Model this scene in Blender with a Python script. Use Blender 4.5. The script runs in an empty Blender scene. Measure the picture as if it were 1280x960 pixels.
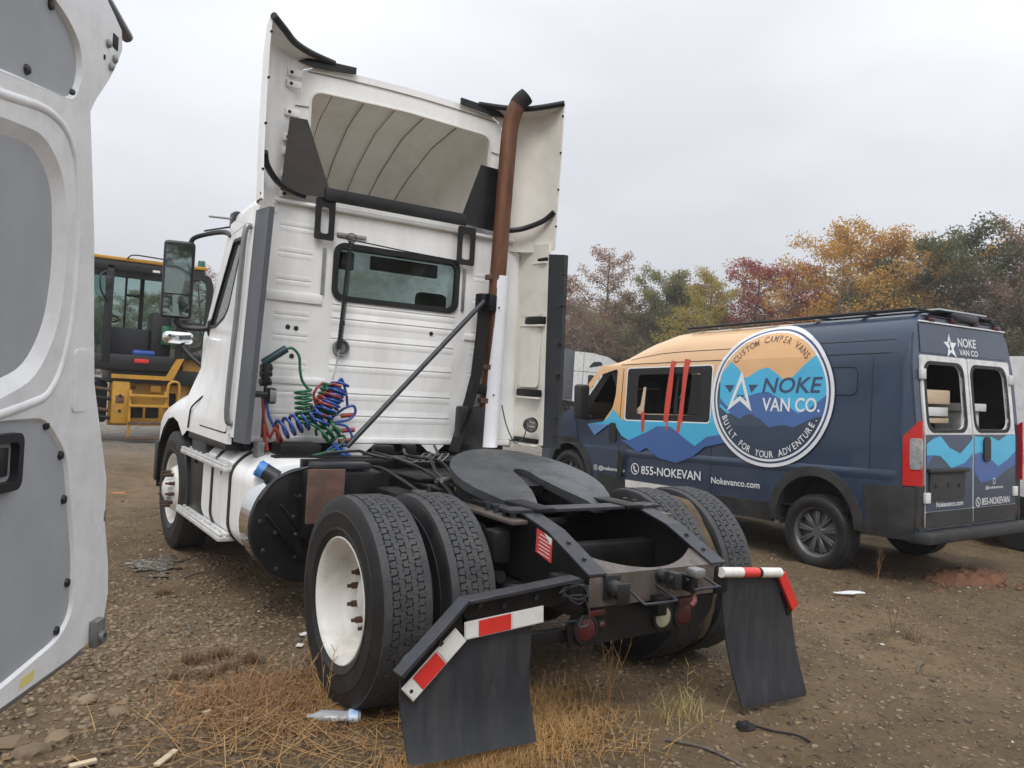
import bpy, bmesh, math, random
import numpy as np
from math import sin, cos, pi, radians, sqrt, atan2
from mathutils import Vector, Matrix, Euler
from mathutils.geometry import tessellate_polygon
random.seed(7); rng = np.random.default_rng(7)
S = bpy.context.scene
COL = S.collection
# ------------------------------------------------------------------ camera
cam = bpy.data.cameras.new('camera'); co = bpy.data.objects.new('camera', cam); COL.objects.link(co)
yaw, pit, rol = radians(33.777), radians(0.027), radians(3.549)
cf = Vector((sin(yaw)*cos(pit), cos(yaw)*cos(pit), sin(pit))); cr = Vector((cos(yaw), -sin(yaw), 0)); cu = cr.cross(cf)
cr2 = cos(rol)*cr + sin(rol)*cu; cu2 = -sin(rol)*cr + cos(rol)*cu
co.matrix_world = Matrix(((cr2.x, cu2.x, -cf.x, -2.783), (cr2.y, cu2.y, -cf.y, -3.751), (cr2.z, cu2.z, -cf.z, 1.5945), (0, 0, 0, 1)))
cam.sensor_width = 36; cam.lens = 36*1035.15/1280; cam.clip_start = .05; cam.clip_end = 2000
S.camera = co
# ------------------------------------------------------------------ overcast sky, weak broad sun, exposure
SUN_EL, SUN_AZ = radians(52), radians(215)          # azimuth clockwise from +Y
w = bpy.data.worlds.new('World'); S.world = w; w.use_nodes = True
nt = w.node_tree; nt.nodes.clear(); N = nt.nodes.new; L = nt.links.new
out = N('ShaderNodeOutputWorld'); bg = N('ShaderNodeBackground'); sky = N('ShaderNodeTexSky')
sky.sky_type = 'NISHITA'; sky.sun_disc = False; sky.sun_elevation = SUN_EL; sky.sun_rotation = SUN_AZ
tc = N('ShaderNodeTexCoord'); sep = N('ShaderNodeSeparateXYZ'); L(tc.outputs['Generated'], sep.inputs[0])
# overcast luminance: brighter towards the zenith, as cloud cover is
mr = N('ShaderNodeMapRange'); mr.inputs[1].default_value = 0.0; mr.inputs[2].default_value = 1.0
mr.inputs[3].default_value = 4.45; mr.inputs[4].default_value = 11.5; L(sep.outputs[2], mr.inputs[0])
mp = N('ShaderNodeMapping'); mp.inputs['Scale'].default_value = (1.3, 1.3, 3.2); L(tc.outputs['Generated'], mp.inputs[0])
nz = N('ShaderNodeTexNoise'); nz.inputs['Scale'].default_value = 1.7; nz.inputs['Detail'].default_value = 4; nz.inputs['Roughness'].default_value = .45
L(mp.outputs[0], nz.inputs['Vector'])
rp = N('ShaderNodeMapRange'); rp.inputs[1].default_value = .3; rp.inputs[2].default_value = .7; rp.inputs[3].default_value = .86; rp.inputs[4].default_value = 1.12; L(nz.outputs[0], rp.inputs[0])
mu = N('ShaderNodeMath'); mu.operation = 'MULTIPLY'; L(mr.outputs[0], mu.inputs[0]); L(rp.outputs[0], mu.inputs[1])
cl = N('ShaderNodeVectorMath'); cl.operation = 'SCALE'; cl.inputs[0].default_value = (.965, .985, 1.03); L(mu.outputs[0], cl.inputs['Scale'])
mx = N('ShaderNodeMix'); mx.data_type = 'RGBA'; mx.inputs[0].default_value = .95
L(sky.outputs[0], mx.inputs[6]); L(cl.outputs[0], mx.inputs[7]); L(mx.outputs[2], bg.inputs[0])
bg.inputs[1].default_value = .1; L(bg.outputs[0], out.inputs[0])
sl = bpy.data.lights.new('sun', 'SUN'); so = bpy.data.objects.new('sun', sl); COL.objects.link(so)
sl.energy = 1.2; sl.angle = radians(25); sl.color = (1, .975, .94)
sd = Vector((sin(SUN_AZ)*cos(SUN_EL), cos(SUN_AZ)*cos(SUN_EL), sin(SUN_EL)))
so.rotation_euler = sd.to_track_quat('Z', 'Y').to_euler(); so.location = sd*30
vs = S.view_settings; vs.view_transform = 'Standard'; vs.look = 'None'; vs.exposure = 0.55; vs.gamma = 1; vs.use_curve_mapping = False
S.render.engine = 'CYCLES'

# ------------------------------------------------------------------ materials
def mat(name, c, rough=.5, metal=0., var=.12, scale=6., bump=0., bscale=60., dirt=None, damt=.5, dscale=3., coat=0., island=0., spec=.5, c2=None, stretch=(1, 1, 1)):
    m = bpy.data.materials.new(name); m.use_nodes = True
    t = m.node_tree; b = t.nodes['Principled BSDF']; n = t.nodes.new; l = t.links.new
    tc = n('ShaderNodeTexCoord'); mp = n('ShaderNodeMapping'); mp.inputs['Scale'].default_value = stretch; l(tc.outputs['Object'], mp.inputs[0])
    nz = n('ShaderNodeTexNoise'); nz.inputs['Scale'].default_value = scale; nz.inputs['Detail'].default_value = 6; nz.inputs['Roughness'].default_value = .6
    l(mp.outputs[0], nz.inputs['Vector'])
    ra = n('ShaderNodeMix'); ra.data_type = 'RGBA'
    if c2 is None: c1 = tuple(x*(1-var) for x in c); c2 = tuple(min(1, x*(1+var)) for x in c)
    else: c1 = c
    ra.inputs[6].default_value = (*c1, 1); ra.inputs[7].default_value = (*c2, 1)
    mr = n('ShaderNodeMapRange'); mr.inputs[1].default_value = .3; mr.inputs[2].default_value = .7; l(nz.outputs[0], mr.inputs[0])
    if island:
        g = n('ShaderNodeNewGeometry'); ma = n('ShaderNodeMath'); ma.operation = 'MULTIPLY_ADD'
        ma.inputs[1].default_value = island; l(g.outputs['Random Per Island'], ma.inputs[0])
        mb = n('ShaderNodeMath'); mb.operation = 'MULTIPLY'; mb.inputs[1].default_value = 1-island; l(mr.outputs[0], mb.inputs[0]); l(mb.outputs[0], ma.inputs[2]); l(ma.outputs[0], ra.inputs[0])
    else: l(mr.outputs[0], ra.inputs[0])
    col = ra.outputs[2]; rsock = None
    if dirt:
        n2 = n('ShaderNodeTexNoise'); n2.inputs['Scale'].default_value = dscale; n2.inputs['Detail'].default_value = 9; n2.inputs['Roughness'].default_value = .7
        l(mp.outputs[0], n2.inputs['Vector'])
        m2 = n('ShaderNodeMapRange'); m2.inputs[1].default_value = .45; m2.inputs[2].default_value = .72; m2.inputs[4].default_value = damt; l(n2.outputs[0], m2.inputs[0])
        d = n('ShaderNodeMix'); d.data_type = 'RGBA'; d.inputs[7].default_value = (*dirt, 1); l(col, d.inputs[6]); l(m2.outputs[0], d.inputs[0]); col = d.outputs[2]
        m3 = n('ShaderNodeMapRange'); m3.inputs[1].default_value = .4; m3.inputs[2].default_value = .75; m3.inputs[3].default_value = rough; m3.inputs[4].default_value = min(1, rough+.25); l(n2.outputs[0], m3.inputs[0]); rsock = m3.outputs[0]
    l(col, b.inputs['Base Color']); b.inputs['Roughness'].default_value = rough; b.inputs['Metallic'].default_value = metal
    if rsock: l(rsock, b.inputs['Roughness'])
    b.inputs['Coat Weight'].default_value = coat; b.inputs['Coat Roughness'].default_value = .08; b.inputs['Specular IOR Level'].default_value = spec
    if bump:
        n3 = n('ShaderNodeTexNoise'); n3.inputs['Scale'].default_value = bscale; n3.inputs['Detail'].default_value = 5; l(mp.outputs[0], n3.inputs['Vector'])
        bp = n('ShaderNodeBump'); bp.inputs['Strength'].default_value = bump; bp.inputs['Distance'].default_value = .01; l(n3.outputs[0], bp.inputs['Height']); l(bp.outputs[0], b.inputs['Normal'])
    return m
def glass(name, tint, clear=.6, rough=.03, frost=0.):
    m = bpy.data.materials.new(name); m.use_nodes = True; t = m.node_tree; t.nodes.clear(); n = t.nodes.new; l = t.links.new
    o = n('ShaderNodeOutputMaterial'); tr = n('ShaderNodeBsdfTransparent'); tr.inputs[0].default_value = (*[x*clear for x in tint], 1)
    gl = n('ShaderNodeBsdfGlossy'); gl.inputs['Roughness'].default_value = rough; fr = n('ShaderNodeFresnel'); fr.inputs[0].default_value = 1.5
    mx = n('ShaderNodeMixShader'); a = tr.outputs[0]
    if frost:
        df = n('ShaderNodeBsdfTranslucent'); df.inputs[0].default_value = (*tint, 1); m2 = n('ShaderNodeMixShader')
        nz = n('ShaderNodeTexNoise'); nz.inputs['Scale'].default_value = 22; nz.inputs['Detail'].default_value = 8; tc = n('ShaderNodeTexCoord'); l(tc.outputs['Object'], nz.inputs['Vector'])
        mr = n('ShaderNodeMapRange'); mr.inputs[1].default_value = .35; mr.inputs[2].default_value = .65; mr.inputs[3].default_value = frost*.7; mr.inputs[4].default_value = frost; l(nz.outputs[0], mr.inputs[0])
        l(mr.outputs[0], m2.inputs[0]); l(a, m2.inputs[1]); l(df.outputs[0], m2.inputs[2]); a = m2.outputs[0]
    l(fr.outputs[0], mx.inputs[0]); l(a, mx.inputs[1]); l(gl.outputs[0], mx.inputs[2]); l(mx.outputs[0], o.inputs[0]); return m
M = {}
M['white'] = mat('truck_white', (.87, .87, .86), .30, var=.03, scale=1.5, dirt=(.44, .41, .35), damt=.34, dscale=2.2, coat=.3, stretch=(1.6, 1.6, .5))
M['beige'] = mat('fairing_inside', (.77, .74, .675), .5, var=.05, scale=3, dirt=(.46, .42, .35), damt=.4, dscale=2.4)
M['seam'] = mat('seam', (.26, .235, .19), .8)
M['rubber'] = mat('rubber', (.012, .012, .0135), .45, var=.2, spec=.35, dirt=(.038, .035, .030), damt=.5, dscale=7, bump=.12, bscale=90)
M['tread'] = mat('tread_rubber', (.036, .037, .041), .6, var=.25, scale=12, dirt=(.12, .115, .10), damt=.4, dscale=8, bump=.3, bscale=120)
M['groove'] = mat('tread_groove', (.018, .018, .018), .8)
M['flap'] = mat('flap_rubber', (.024, .027, .034), .42, var=.12, scale=3, dirt=(.095, .09, .08), damt=.35, dscale=5, stretch=(2.5, 1, .6), bump=.06, bscale=160)
M['greyrub'] = mat('extender_rubber', (.075, .082, .097), .5, var=.12, scale=4)
M['black'] = mat('chassis_black', (.006, .006, .007), .38, var=.3, scale=8, dirt=(.028, .023, .018), damt=.55, dscale=5, bump=.15, bscale=70, spec=.3)
M['blackp'] = mat('black_paint', (.009, .0095, .011), .3, var=.2, spec=.4, dirt=(.032, .029, .026), damt=.4, dscale=6)
M['gunmetal'] = mat('worn_steel', (.034, .039, .050), .34, .35, var=.25, scale=14, dirt=(.09, .065, .045), damt=.5, dscale=9, bump=.1, bscale=90)
M['fifth'] = mat('greasy_plate', (.070, .077, .082), .33, .25, var=.22, scale=7, dirt=(.022, .021, .021), damt=.9, dscale=3.4, bump=.5, bscale=22)
M['brown'] = mat('brown_steel', (.115, .095, .085), .27, .15, var=.15, scale=5, dirt=(.05, .04, .032), damt=.75, dscale=6, stretch=(2.4, 2.4, .7))
M['rust'] = mat('rust_pipe', (.20, .085, .04), .48, .35, c2=(.11, .045, .022), scale=3.2, dirt=(.03, .02, .016), damt=.7, dscale=2.2, stretch=(5, 5, .8), bump=.15)
M['gusset'] = mat('rusty_black', (.030, .026, .025), .45, var=.3, scale=5, dirt=(.085, .042, .026), damt=.7, dscale=4)
M['soot'] = mat('soot', (.015, .013, .012), .85, var=.3)
M['rustplate'] = mat('rust_plate', (.115, .062, .042), .75, var=.4, scale=9, dirt=(.06, .055, .06), damt=.7, dscale=6, bump=.2)
M['alu'] = mat('aluminium', (.70, .70, .69), .4, .45, var=.12, scale=9, dirt=(.32, .30, .27), damt=.5, dscale=8, bump=.1)
M['chrome'] = mat('polished', (.75, .76, .77), .07, 1., var=.04)
M['rimwhite'] = mat('rim_white', (.68, .665, .63), .48, var=.06, scale=4, dirt=(.30, .27, .225), damt=.6, dscale=5)
M['rustnut'] = mat('rusty_nut', (.07, .035, .022), .75, var=.4, scale=20)
M['red'] = mat('reflector_red', (.66, .035, .028), .3, var=.08, coat=.3)
M['refw'] = mat('reflector_white', (.74, .735, .71), .35, var=.05, dirt=(.40, .36, .26), damt=.5, dscale=12)
M['sticker'] = mat('sticker_red', (.55, .06, .06), .45, var=.08)
M['lampred'] = mat('lamp_red', (.075, .007, .007), .35, var=.1, dirt=(.03, .022, .02), damt=.8, dscale=9)
M['lamppale'] = mat('lamp_pale', (.40, .37, .27), .35, var=.1, dirt=(.10, .09, .07), damt=.6, dscale=9)
M['green'] = mat('hose_green', (.012, .12, .05), .35, var=.15, coat=.2)
M['blue'] = mat('hose_blue', (.022, .07, .30), .35, var=.15, coat=.2)
M['redh'] = mat('hose_red', (.28, .035, .03), .35, var=.15, coat=.2)
M['capblue'] = mat('cap_blue', (.05, .19, .50), .4, var=.08)
M['plastic'] = mat('black_plastic', (.014, .0145, .016), .42, var=.15)
M['steel'] = mat('grey_steel', (.32, .32, .31), .4, .7, var=.15, scale=12)
M['galv'] = mat('galvanised', (.24, .245, .25), .35, .6, var=.1, scale=10)
M['cabin'] = mat('cab_interior', (.035, .038, .042), .8, var=.2)
M['cabglass'] = glass('cab_glass', (.84, .91, .90), .92, .04)
M['fog'] = glass('wet_windscreen', (.88, .94, .925), .9, .06, frost=.6)
M['darkglass'] = glass('dark_glass', (.42, .47, .49), .42, .04)
M['mirror'] = mat('mirror_glass', (.30, .37, .36), .03, 1., var=.02)

# ------------------------------------------------------------------ mesh helpers
def smooth(me, ang=40):
    me.polygons.foreach_set('use_smooth', [True]*len(me.polygons))
    me.set_sharp_from_angle(angle=radians(ang))
def link(name, me, m, parent=None, ang=40):
    if m is not None: me.materials.append(m)
    if ang: smooth(me, ang)
    o = bpy.data.objects.new(name, me); COL.objects.link(o)
    if parent: o.parent = parent
    return o
def O(name, bm, m, parent=None, ang=40, normals=True):
    if normals: bmesh.ops.recalc_face_normals(bm, faces=bm.faces)
    me = bpy.data.meshes.new(name); bm.to_mesh(me); bm.free(); return link(name, me, m, parent, ang)
def npmesh(name, v, f, m, parent=None, ang=0):
    me = bpy.data.meshes.new(name); me.vertices.add(len(v)); me.vertices.foreach_set('co', np.asarray(v, np.float32).ravel())
    f = np.asarray(f, np.int32); k = f.shape[1]
    me.loops.add(f.size); me.loops.foreach_set('vertex_index', f.ravel()); me.polygons.add(len(f))
    me.polygons.foreach_set('loop_start', np.arange(0, f.size, k, dtype=np.int32)); me.polygons.foreach_set('loop_total', np.full(len(f), k, np.int32))
    me.update(calc_edges=True); return link(name, me, m, parent, ang)
def tag(o, label=None, cat=None, group=None, kind=None):
    for k, x in (('label', label), ('category', cat), ('group', group), ('kind', kind)):
        if x: o[k] = x
    return o
def empty(name, label, cat, loc=(0, 0, 0), rz=0, group=None):
    o = bpy.data.objects.new(name, None); COL.objects.link(o); o.location = loc; o.rotation_euler = (0, 0, rz); o.empty_display_size = .2
    return tag(o, label, cat, group)
def copy_tree(o, parent=None):
    c = o.copy(); COL.objects.link(c)
    if parent: c.parent = parent
    for ch in list(o.children): copy_tree(ch, c)
    return c
def B(): return bmesh.new()
def box(bm, x0, x1, y0, y1, z0, z1, mtx=None, bev=0., seg=2):
    t = bmesh.new() if bev else bm
    vs = [t.verts.new((x, y, z)) for z in (z0, z1) for y in (y0, y1) for x in (x0, x1)]
    for f in ((0, 2, 3, 1), (4, 5, 7, 6), (0, 1, 5, 4), (2, 6, 7, 3), (0, 4, 6, 2), (1, 3, 7, 5)): t.faces.new([vs[i] for i in f])
    if bev:
        bmesh.ops.bevel(t, geom=t.edges[:], offset=bev, segments=seg, affect='EDGES', profile=.5); vs = t.verts[:]
    if mtx is not None:
        for v in vs: v.co = mtx @ v.co
    if bev: merge(bm, t)
def merge(bm, t):
    me = bpy.data.meshes.new('tmp'); t.to_mesh(me); t.free(); bm.from_mesh(me); bpy.data.meshes.remove(me)
def bx(name, x0, x1, y0, y1, z0, z1, m, parent=None, bev=.006, mtx=None):
    b = B(); box(b, x0, x1, y0, y1, z0, z1, mtx, bev); return O(name, b, m, parent)
def frame_z(d):
    d = Vector(d).normalized(); a = Vector((0, 0, 1)) if abs(d.z) < .9 else Vector((1, 0, 0)); x = a.cross(d).normalized(); return x, d.cross(x), d
def lathe(bm, prof, mtx, n=32, close=False):
    rings = []
    for r, h in prof:
        rings.append([bm.verts.new(mtx @ Vector((r*cos(2*pi*i/n), r*sin(2*pi*i/n), h))) for i in range(n)] if r > 1e-6 else [bm.verts.new(mtx @ Vector((0, 0, h)))])
    for a, b in zip(rings, rings[1:]):
        for i in range(n):
            j = (i+1) % n
            q = ([a[i], a[j]] if len(a) > 1 else [a[0]]) + ([b[j], b[i]] if len(b) > 1 else [b[0]])
            if len(q) > 2: bm.faces.new(q)
def axis(p, d):
    x, y, z = frame_z(d); return Matrix(((x.x, y.x, z.x, p[0]), (x.y, y.y, z.y, p[1]), (x.z, y.z, z.z, p[2]), (0, 0, 0, 1)))
def cyl(bm, p0, p1, r0, r1=None, n=16, caps=True):
    r1 = r0 if r1 is None else r1; p0 = Vector(p0); p1 = Vector(p1); h = (p1-p0).length
    lathe(bm, ([(0, 0)] if caps else [])+[(r0, 0), (r1, h)]+([(0, h)] if caps else []), axis(p0, p1-p0), n)
def tube(bm, pts, r, n=8, caps=True):
    pts = [Vector(p) for p in pts]; k = len(pts); rs = r if isinstance(r, (list, tuple)) else [r]*k
    T = [(pts[min(i+1, k-1)]-pts[max(i-1, 0)]).normalized() for i in range(k)]
    x, y, _ = frame_z(T[0]); rings = []
    for i in range(k):
        x = (x - T[i]*x.dot(T[i])).normalized(); y = T[i].cross(x)
        rings.append([bm.verts.new(pts[i]+rs[i]*(cos(2*pi*j/n)*x+sin(2*pi*j/n)*y)) for j in range(n)])
    for a, b in zip(rings, rings[1:]):
        for j in range(n): bm.faces.new((a[j], a[(j+1) % n], b[(j+1) % n], b[j]))
    if caps: bm.faces.new(rings[0][::-1]); bm.faces.new(rings[-1])
def tub(name, pts, r, m, parent=None, n=8): b = B(); tube(b, pts, r, n); return O(name, b, m, parent, 60)
def spline(P, k=6):
    P = [Vector(p) for p in P]; o = []
    for i in range(len(P)-1):
        a, b, c, d = P[max(i-1, 0)], P[i], P[i+1], P[min(i+2, len(P)-1)]
        for j in range(k):
            t = j/k; o.append(.5*((2*b)+(c-a)*t+(2*a-5*b+4*c-d)*t*t+(-a+3*b-3*c+d)*t**3))
    return o+[P[-1]]
def helix(p0, p1, r, turns, per=12, r2=None, ph=0):
    p0 = Vector(p0); p1 = Vector(p1); x, y, z = frame_z(p1-p0); n = int(turns*per); r2 = r if r2 is None else r2
    return [p0.lerp(p1, i/n)+(r+(r2-r)*i/n)*(cos(2*pi*i/per+ph)*x+sin(2*pi*i/per+ph)*y) for i in range(n+1)]
def rrect(u0, u1, v0, v1, r, k=5):
    o = []
    for cx, cy, a in ((u1-r, v0+r, -90), (u1-r, v1-r, 0), (u0+r, v1-r, 90), (u0+r, v0+r, 180)):
        o += [(cx+r*cos(radians(a+90*i/k)), cy+r*sin(radians(a+90*i/k))) for i in range(k+1)]
    return o
def circ(cu, cv, r, n=48, rv=None): return [(cu+r*cos(2*pi*i/n), cv+(rv or r)*sin(2*pi*i/n)) for i in range(n)]
def round_poly(P, r, k=4):
    o = []; n = len(P)
    for i in range(n):
        a, b, c = Vector(P[i-1]), Vector(P[i]), Vector(P[(i+1) % n]); d1 = (a-b); d2 = (c-b); q = min(r, d1.length*.45, d2.length*.45)
        s = b+d1.normalized()*q; e = b+d2.normalized()*q
        for j in range(k+1):
            t = j/k; o.append(tuple(s*(1-t)**2+b*2*t*(1-t)+e*t*t))
    return o
def plate(bm, outer, holes, f, depth, cuts=(), back=True, walls=True):
    """flat polygon with holes, cut along lines, given a thickness and mapped to 3-D by f(u,v,w)"""
    t = bmesh.new(); loops = [outer]+list(holes); vs = []
    for lp in loops: vs += [t.verts.new((p[0], p[1], 0)) for p in lp]
    for tri in tessellate_polygon([[Vector((p[0], p[1], 0)) for p in lp] for lp in loops]):
        try: t.faces.new([vs[i] for i in tri])
        except ValueError: pass
    bmesh.ops.dissolve_limit(t, angle_limit=.001, verts=[], edges=t.edges[:])
    for ax, val in cuts:
        n = (1, 0, 0) if ax == 'u' else (0, 1, 0)
        bmesh.ops.bisect_plane(t, geom=t.verts[:]+t.edges[:]+t.faces[:], plane_co=(val if ax == 'u' else 0, val if ax == 'v' else 0, 0), plane_no=n)
    if depth:
        front = t.faces[:]; bnd = [e for e in t.edges if len(e.link_faces) == 1]
        dup = bmesh.ops.duplicate(t, geom=t.verts[:]+t.edges[:]+t.faces[:]); vm = dup['vert_map']; fm = [g for g in dup['geom'] if isinstance(g, bmesh.types.BMFace)]
        for v in [g for g in dup['geom'] if isinstance(g, bmesh.types.BMVert)]: v.co.z = depth
        if walls:
            for e in bnd:
                a, b = e.verts; t.faces.new((a, b, vm[b], vm[a]))
        if not back: bmesh.ops.delete(t, geom=fm, context='FACES_ONLY')
    bmesh.ops.recalc_face_normals(t, faces=t.faces)
    for v in t.verts: v.co = f(v.co.x, v.co.y, v.co.z)
    merge(bm, t)
def pl(name, outer, f, depth, m, parent=None, holes=(), cuts=(), ang=35):
    b = B(); plate(b, outer, holes, f, depth, cuts); return O(name, b, m, parent, ang, normals=False if not depth else True)
def decal(name, outer, f, off, m, parent, holes=(), cuts=()):
    b = B(); plate(b, outer, holes, lambda u, v, w: f(u, v, off+w), 0, cuts); return O(name, b, m, parent, 0, normals=False)
def lettering(name, s, f, off, m, parent, u0, u1, v0, v1, flip=1, arc=None, shear=0., dv=0., bold=.014):
    """text mesh fitted to the box u0..u1, v0..v1 (u may run backwards), or set along an arc"""
    b = B()
    def glyph(ch):
        cu = bpy.data.curves.new('txt', 'FONT'); cu.body = ch; cu.resolution_u = 3; cu.offset = bold; ob = bpy.data.objects.new('txt', cu)
        me = bpy.data.meshes.new_from_object(ob); vv = [v.co.copy() for v in me.vertices]; ff = [tuple(p.vertices) for p in me.polygons]
        bpy.data.objects.remove(ob); bpy.data.curves.remove(cu); bpy.data.meshes.remove(me); return vv, ff
    if arc is None:
        vv, ff = glyph(s); a = min(v.x for v in vv); c = max(v.x for v in vv); d = min(v.y for v in vv); e = max(v.y for v in vv)
        P = []
        for v in vv:
            tx = (v.x-a)/(c-a); ty = (v.y-d)/(e-d); P.append(f(u0+(u1-u0)*(tx+shear*(ty-.5)), v0+(v1-v0)*ty+dv*tx, off))
        q = [b.verts.new(p) for p in P]
        for k in ff:
            try: b.faces.new([q[i] for i in k])
            except ValueError: pass
    else:
        cu_, cv_, r, a0, a1, h, top = arc
        for i, ch in enumerate(s):
            if ch == ' ': continue
            an = radians(a0+(a1-a0)*i/(len(s)-1)); vv, ff = glyph(ch); c = max(v.x for v in vv)/2
            q = []
            for v in vv:
                lx = (v.x-c)*h/.72*.82; ly = (v.y-.35)*h/.72
                rr = r+(ly if top else -ly); aa = an+((-lx if top else lx)/r)
                q.append(b.verts.new(f(cu_+flip*rr*cos(aa), cv_+rr*sin(aa), off)))
            for k in ff:
                try: b.faces.new([q[j] for j in k])
                except ValueError: pass
    return O(name, b, m, parent, 0, normals=False)
def fx(x): return lambda u, v, w: Vector((x+w, u, v))     # plates in planes of constant x, y or z
def fy(y): return lambda u, v, w: Vector((u, y+w, v))
def fz(z): return lambda u, v, w: Vector((u, v, z+w))
# ------------------------------------------------------------------ ground
def vnoise(x, y, seed):
    g = np.random.default_rng(seed).random((256, 256)); xi = np.floor(x).astype(int); yi = np.floor(y).astype(int); fx_ = x-xi; fy_ = y-yi
    fx_ = fx_*fx_*(3-2*fx_); fy_ = fy_*fy_*(3-2*fy_); a = g[xi % 256, yi % 256]; b = g[(xi+1) % 256, yi % 256]; c = g[xi % 256, (yi+1) % 256]; d = g[(xi+1) % 256, (yi+1) % 256]
    return (a*(1-fx_)+b*fx_)*(1-fy_)+(c*(1-fx_)+d*fx_)*fy_-.5
def ss(a, b, x): t = np.clip((x-a)/(b-a), 0, 1); return t*t*(3-2*t)
PADS = [(-1.075, 0, .5), (-.735, 0, .5), (.735, 0, .5), (1.075, 0, .5), (-1.06, 3.89, .5), (1.06, 3.89, .5), (4.66, 1.56, .5), (6.67, 1.58, .5), (4.6, 5.65, .5), (6.6, 5.67, .5)]
def gh(x, y):
    x = np.asarray(x, float); y = np.asarray(y, float)
    h = .035*vnoise(x*.55+31, y*.55+7, 1)+.026*vnoise(x*1.6, y*1.6, 2)+.02*vnoise(x*4.1, y*4.1, 3)+.020*vnoise(x*9.3, y*9.3, 4)
    h += .015*vnoise(x*21, y*21, 5)
    for xr in (2.55, 3.0): h = h-.032*np.exp(-((x-xr-.22*np.sin(y*.5+.6))/.15)**2)*(.6+.8*(vnoise(x*3, y*1.3, 9)+.5))     # shallow tyre ruts
    k = np.ones_like(h)
    for px, py, r in PADS: k *= .15+.85*ss(.1, r, np.hypot(x-px, y-py))
    d = np.hypot(x, y); far = ss(14, 60, d)
    return h*k*(1-far)-.012-.072*ss(2.3, 4.0, x)*(1-far) + far*.9*vnoise(x*.03+5, y*.03, 6)*ss(30, 80, d)
def axis_steps(lo, hi, a, b, fine, grow):
    m = list(np.arange(a, b, fine)); s = fine; x = a; left = []
    while x > lo: s *= grow; x -= s; left.append(x)
    s = fine; x = m[-1]; right = []
    while x < hi: s *= grow; x += s; right.append(x)
    return np.array(left[::-1]+m+right)
gx = axis_steps(-500, 600, -3.6, 6.5, .033, 1.06); gy = axis_steps(-300, 700, -2.6, 5.5, .033, 1.06)
X, Y = np.meshgrid(gx, gy); Z = gh(X, Y); nx = len(gx); ny = len(gy)
gv = np.stack([X, Y, Z], -1).reshape(-1, 3); idx = np.arange(nx*ny).reshape(ny, nx)
gf = np.stack([idx[:-1, :-1], idx[:-1, 1:], idx[1:, 1:], idx[1:, :-1]], -1).reshape(-1, 4)
def ground_mat():
    m = bpy.data.materials.new('muddy_gravel'); m.use_nodes = True; t = m.node_tree; b = t.nodes['Principled BSDF']; n = t.nodes.new; l = t.links.new
    tc = n('ShaderNodeTexCoord')
    def nz(s, d=6, r=.6, o=0):
        q = n('ShaderNodeTexNoise'); q.inputs['Scale'].default_value = s; q.inputs['Detail'].default_value = d; q.inputs['Roughness'].default_value = r; l(tc.outputs['Object'], q.inputs['Vector']); return q.outputs[0]
    def mr(x, a, c, d=0, e=1):
        q = n('ShaderNodeMapRange'); q.inputs[1].default_value = a; q.inputs[2].default_value = c; q.inputs[3].default_value = d; q.inputs[4].default_value = e; l(x, q.inputs[0]); return q.outputs[0]
    def mix(f, a, c):
        q = n('ShaderNodeMix'); q.data_type = 'RGBA'; l(f, q.inputs[0])
        for s, x in ((6, a), (7, c)):
            if isinstance(x, tuple): q.inputs[s].default_value = (*x, 1)
            else: l(x, q.inputs[s])
        return q.outputs[2]
    c = mix(mr(nz(.7), .35, .65), (.240, .164, .087), (.150, .103, .058))
    c = mix(mr(nz(3.1, 8, .7), .45, .7), c, (.27, .188, .104))
    c = mix(mr(nz(26, 8, .75), .5, .66), c, (.085, .066, .045))
    c = mix(mr(nz(70, 6, .7), .6, .72), c, (.24, .21, .165))
    c = mix(mr(nz(.55, 5, .6), .50, .62, 0, .75), c, (.30, .212, .118)); c = mix(mr(nz(1.1, 7, .65), .56, .68, 0, .7), c, (.085, .061, .037))
    sp = n('ShaderNodeSeparateXYZ'); l(tc.outputs['Object'], sp.inputs[0])
    far = mr(sp.outputs[1], 9.5, 14, 0, .8); c = mix(far, c, mix(mr(nz(5, 9, .85), .38, .62), (.13, .115, .095), (.36, .34, .31)))     # grey gravel yard beyond
    l(c, b.inputs['Base Color'])
    l(mr(nz(1.3, 8, .65), .42, .66, .95, .6), b.inputs['Roughness']); b.inputs['Specular IOR Level'].default_value = .3
    bp = n('ShaderNodeBump'); bp.inputs['Strength'].default_value = .9; bp.inputs['Distance'].default_value = .035
    a1 = n('ShaderNodeMath'); a1.operation = 'ADD'; l(nz(38, 9, .75), a1.inputs[0]); l(nz(120, 4, .7), a1.inputs[1]); l(a1.outputs[0], bp.inputs['Height']); l(bp.outputs[0], b.inputs['Normal'])
    return m
ground = npmesh('ground', gv, gf, ground_mat(), ang=0); ground.data.polygons.foreach_set('use_smooth', [True]*len(ground.data.polygons)); tag(ground, kind='structure')

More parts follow.
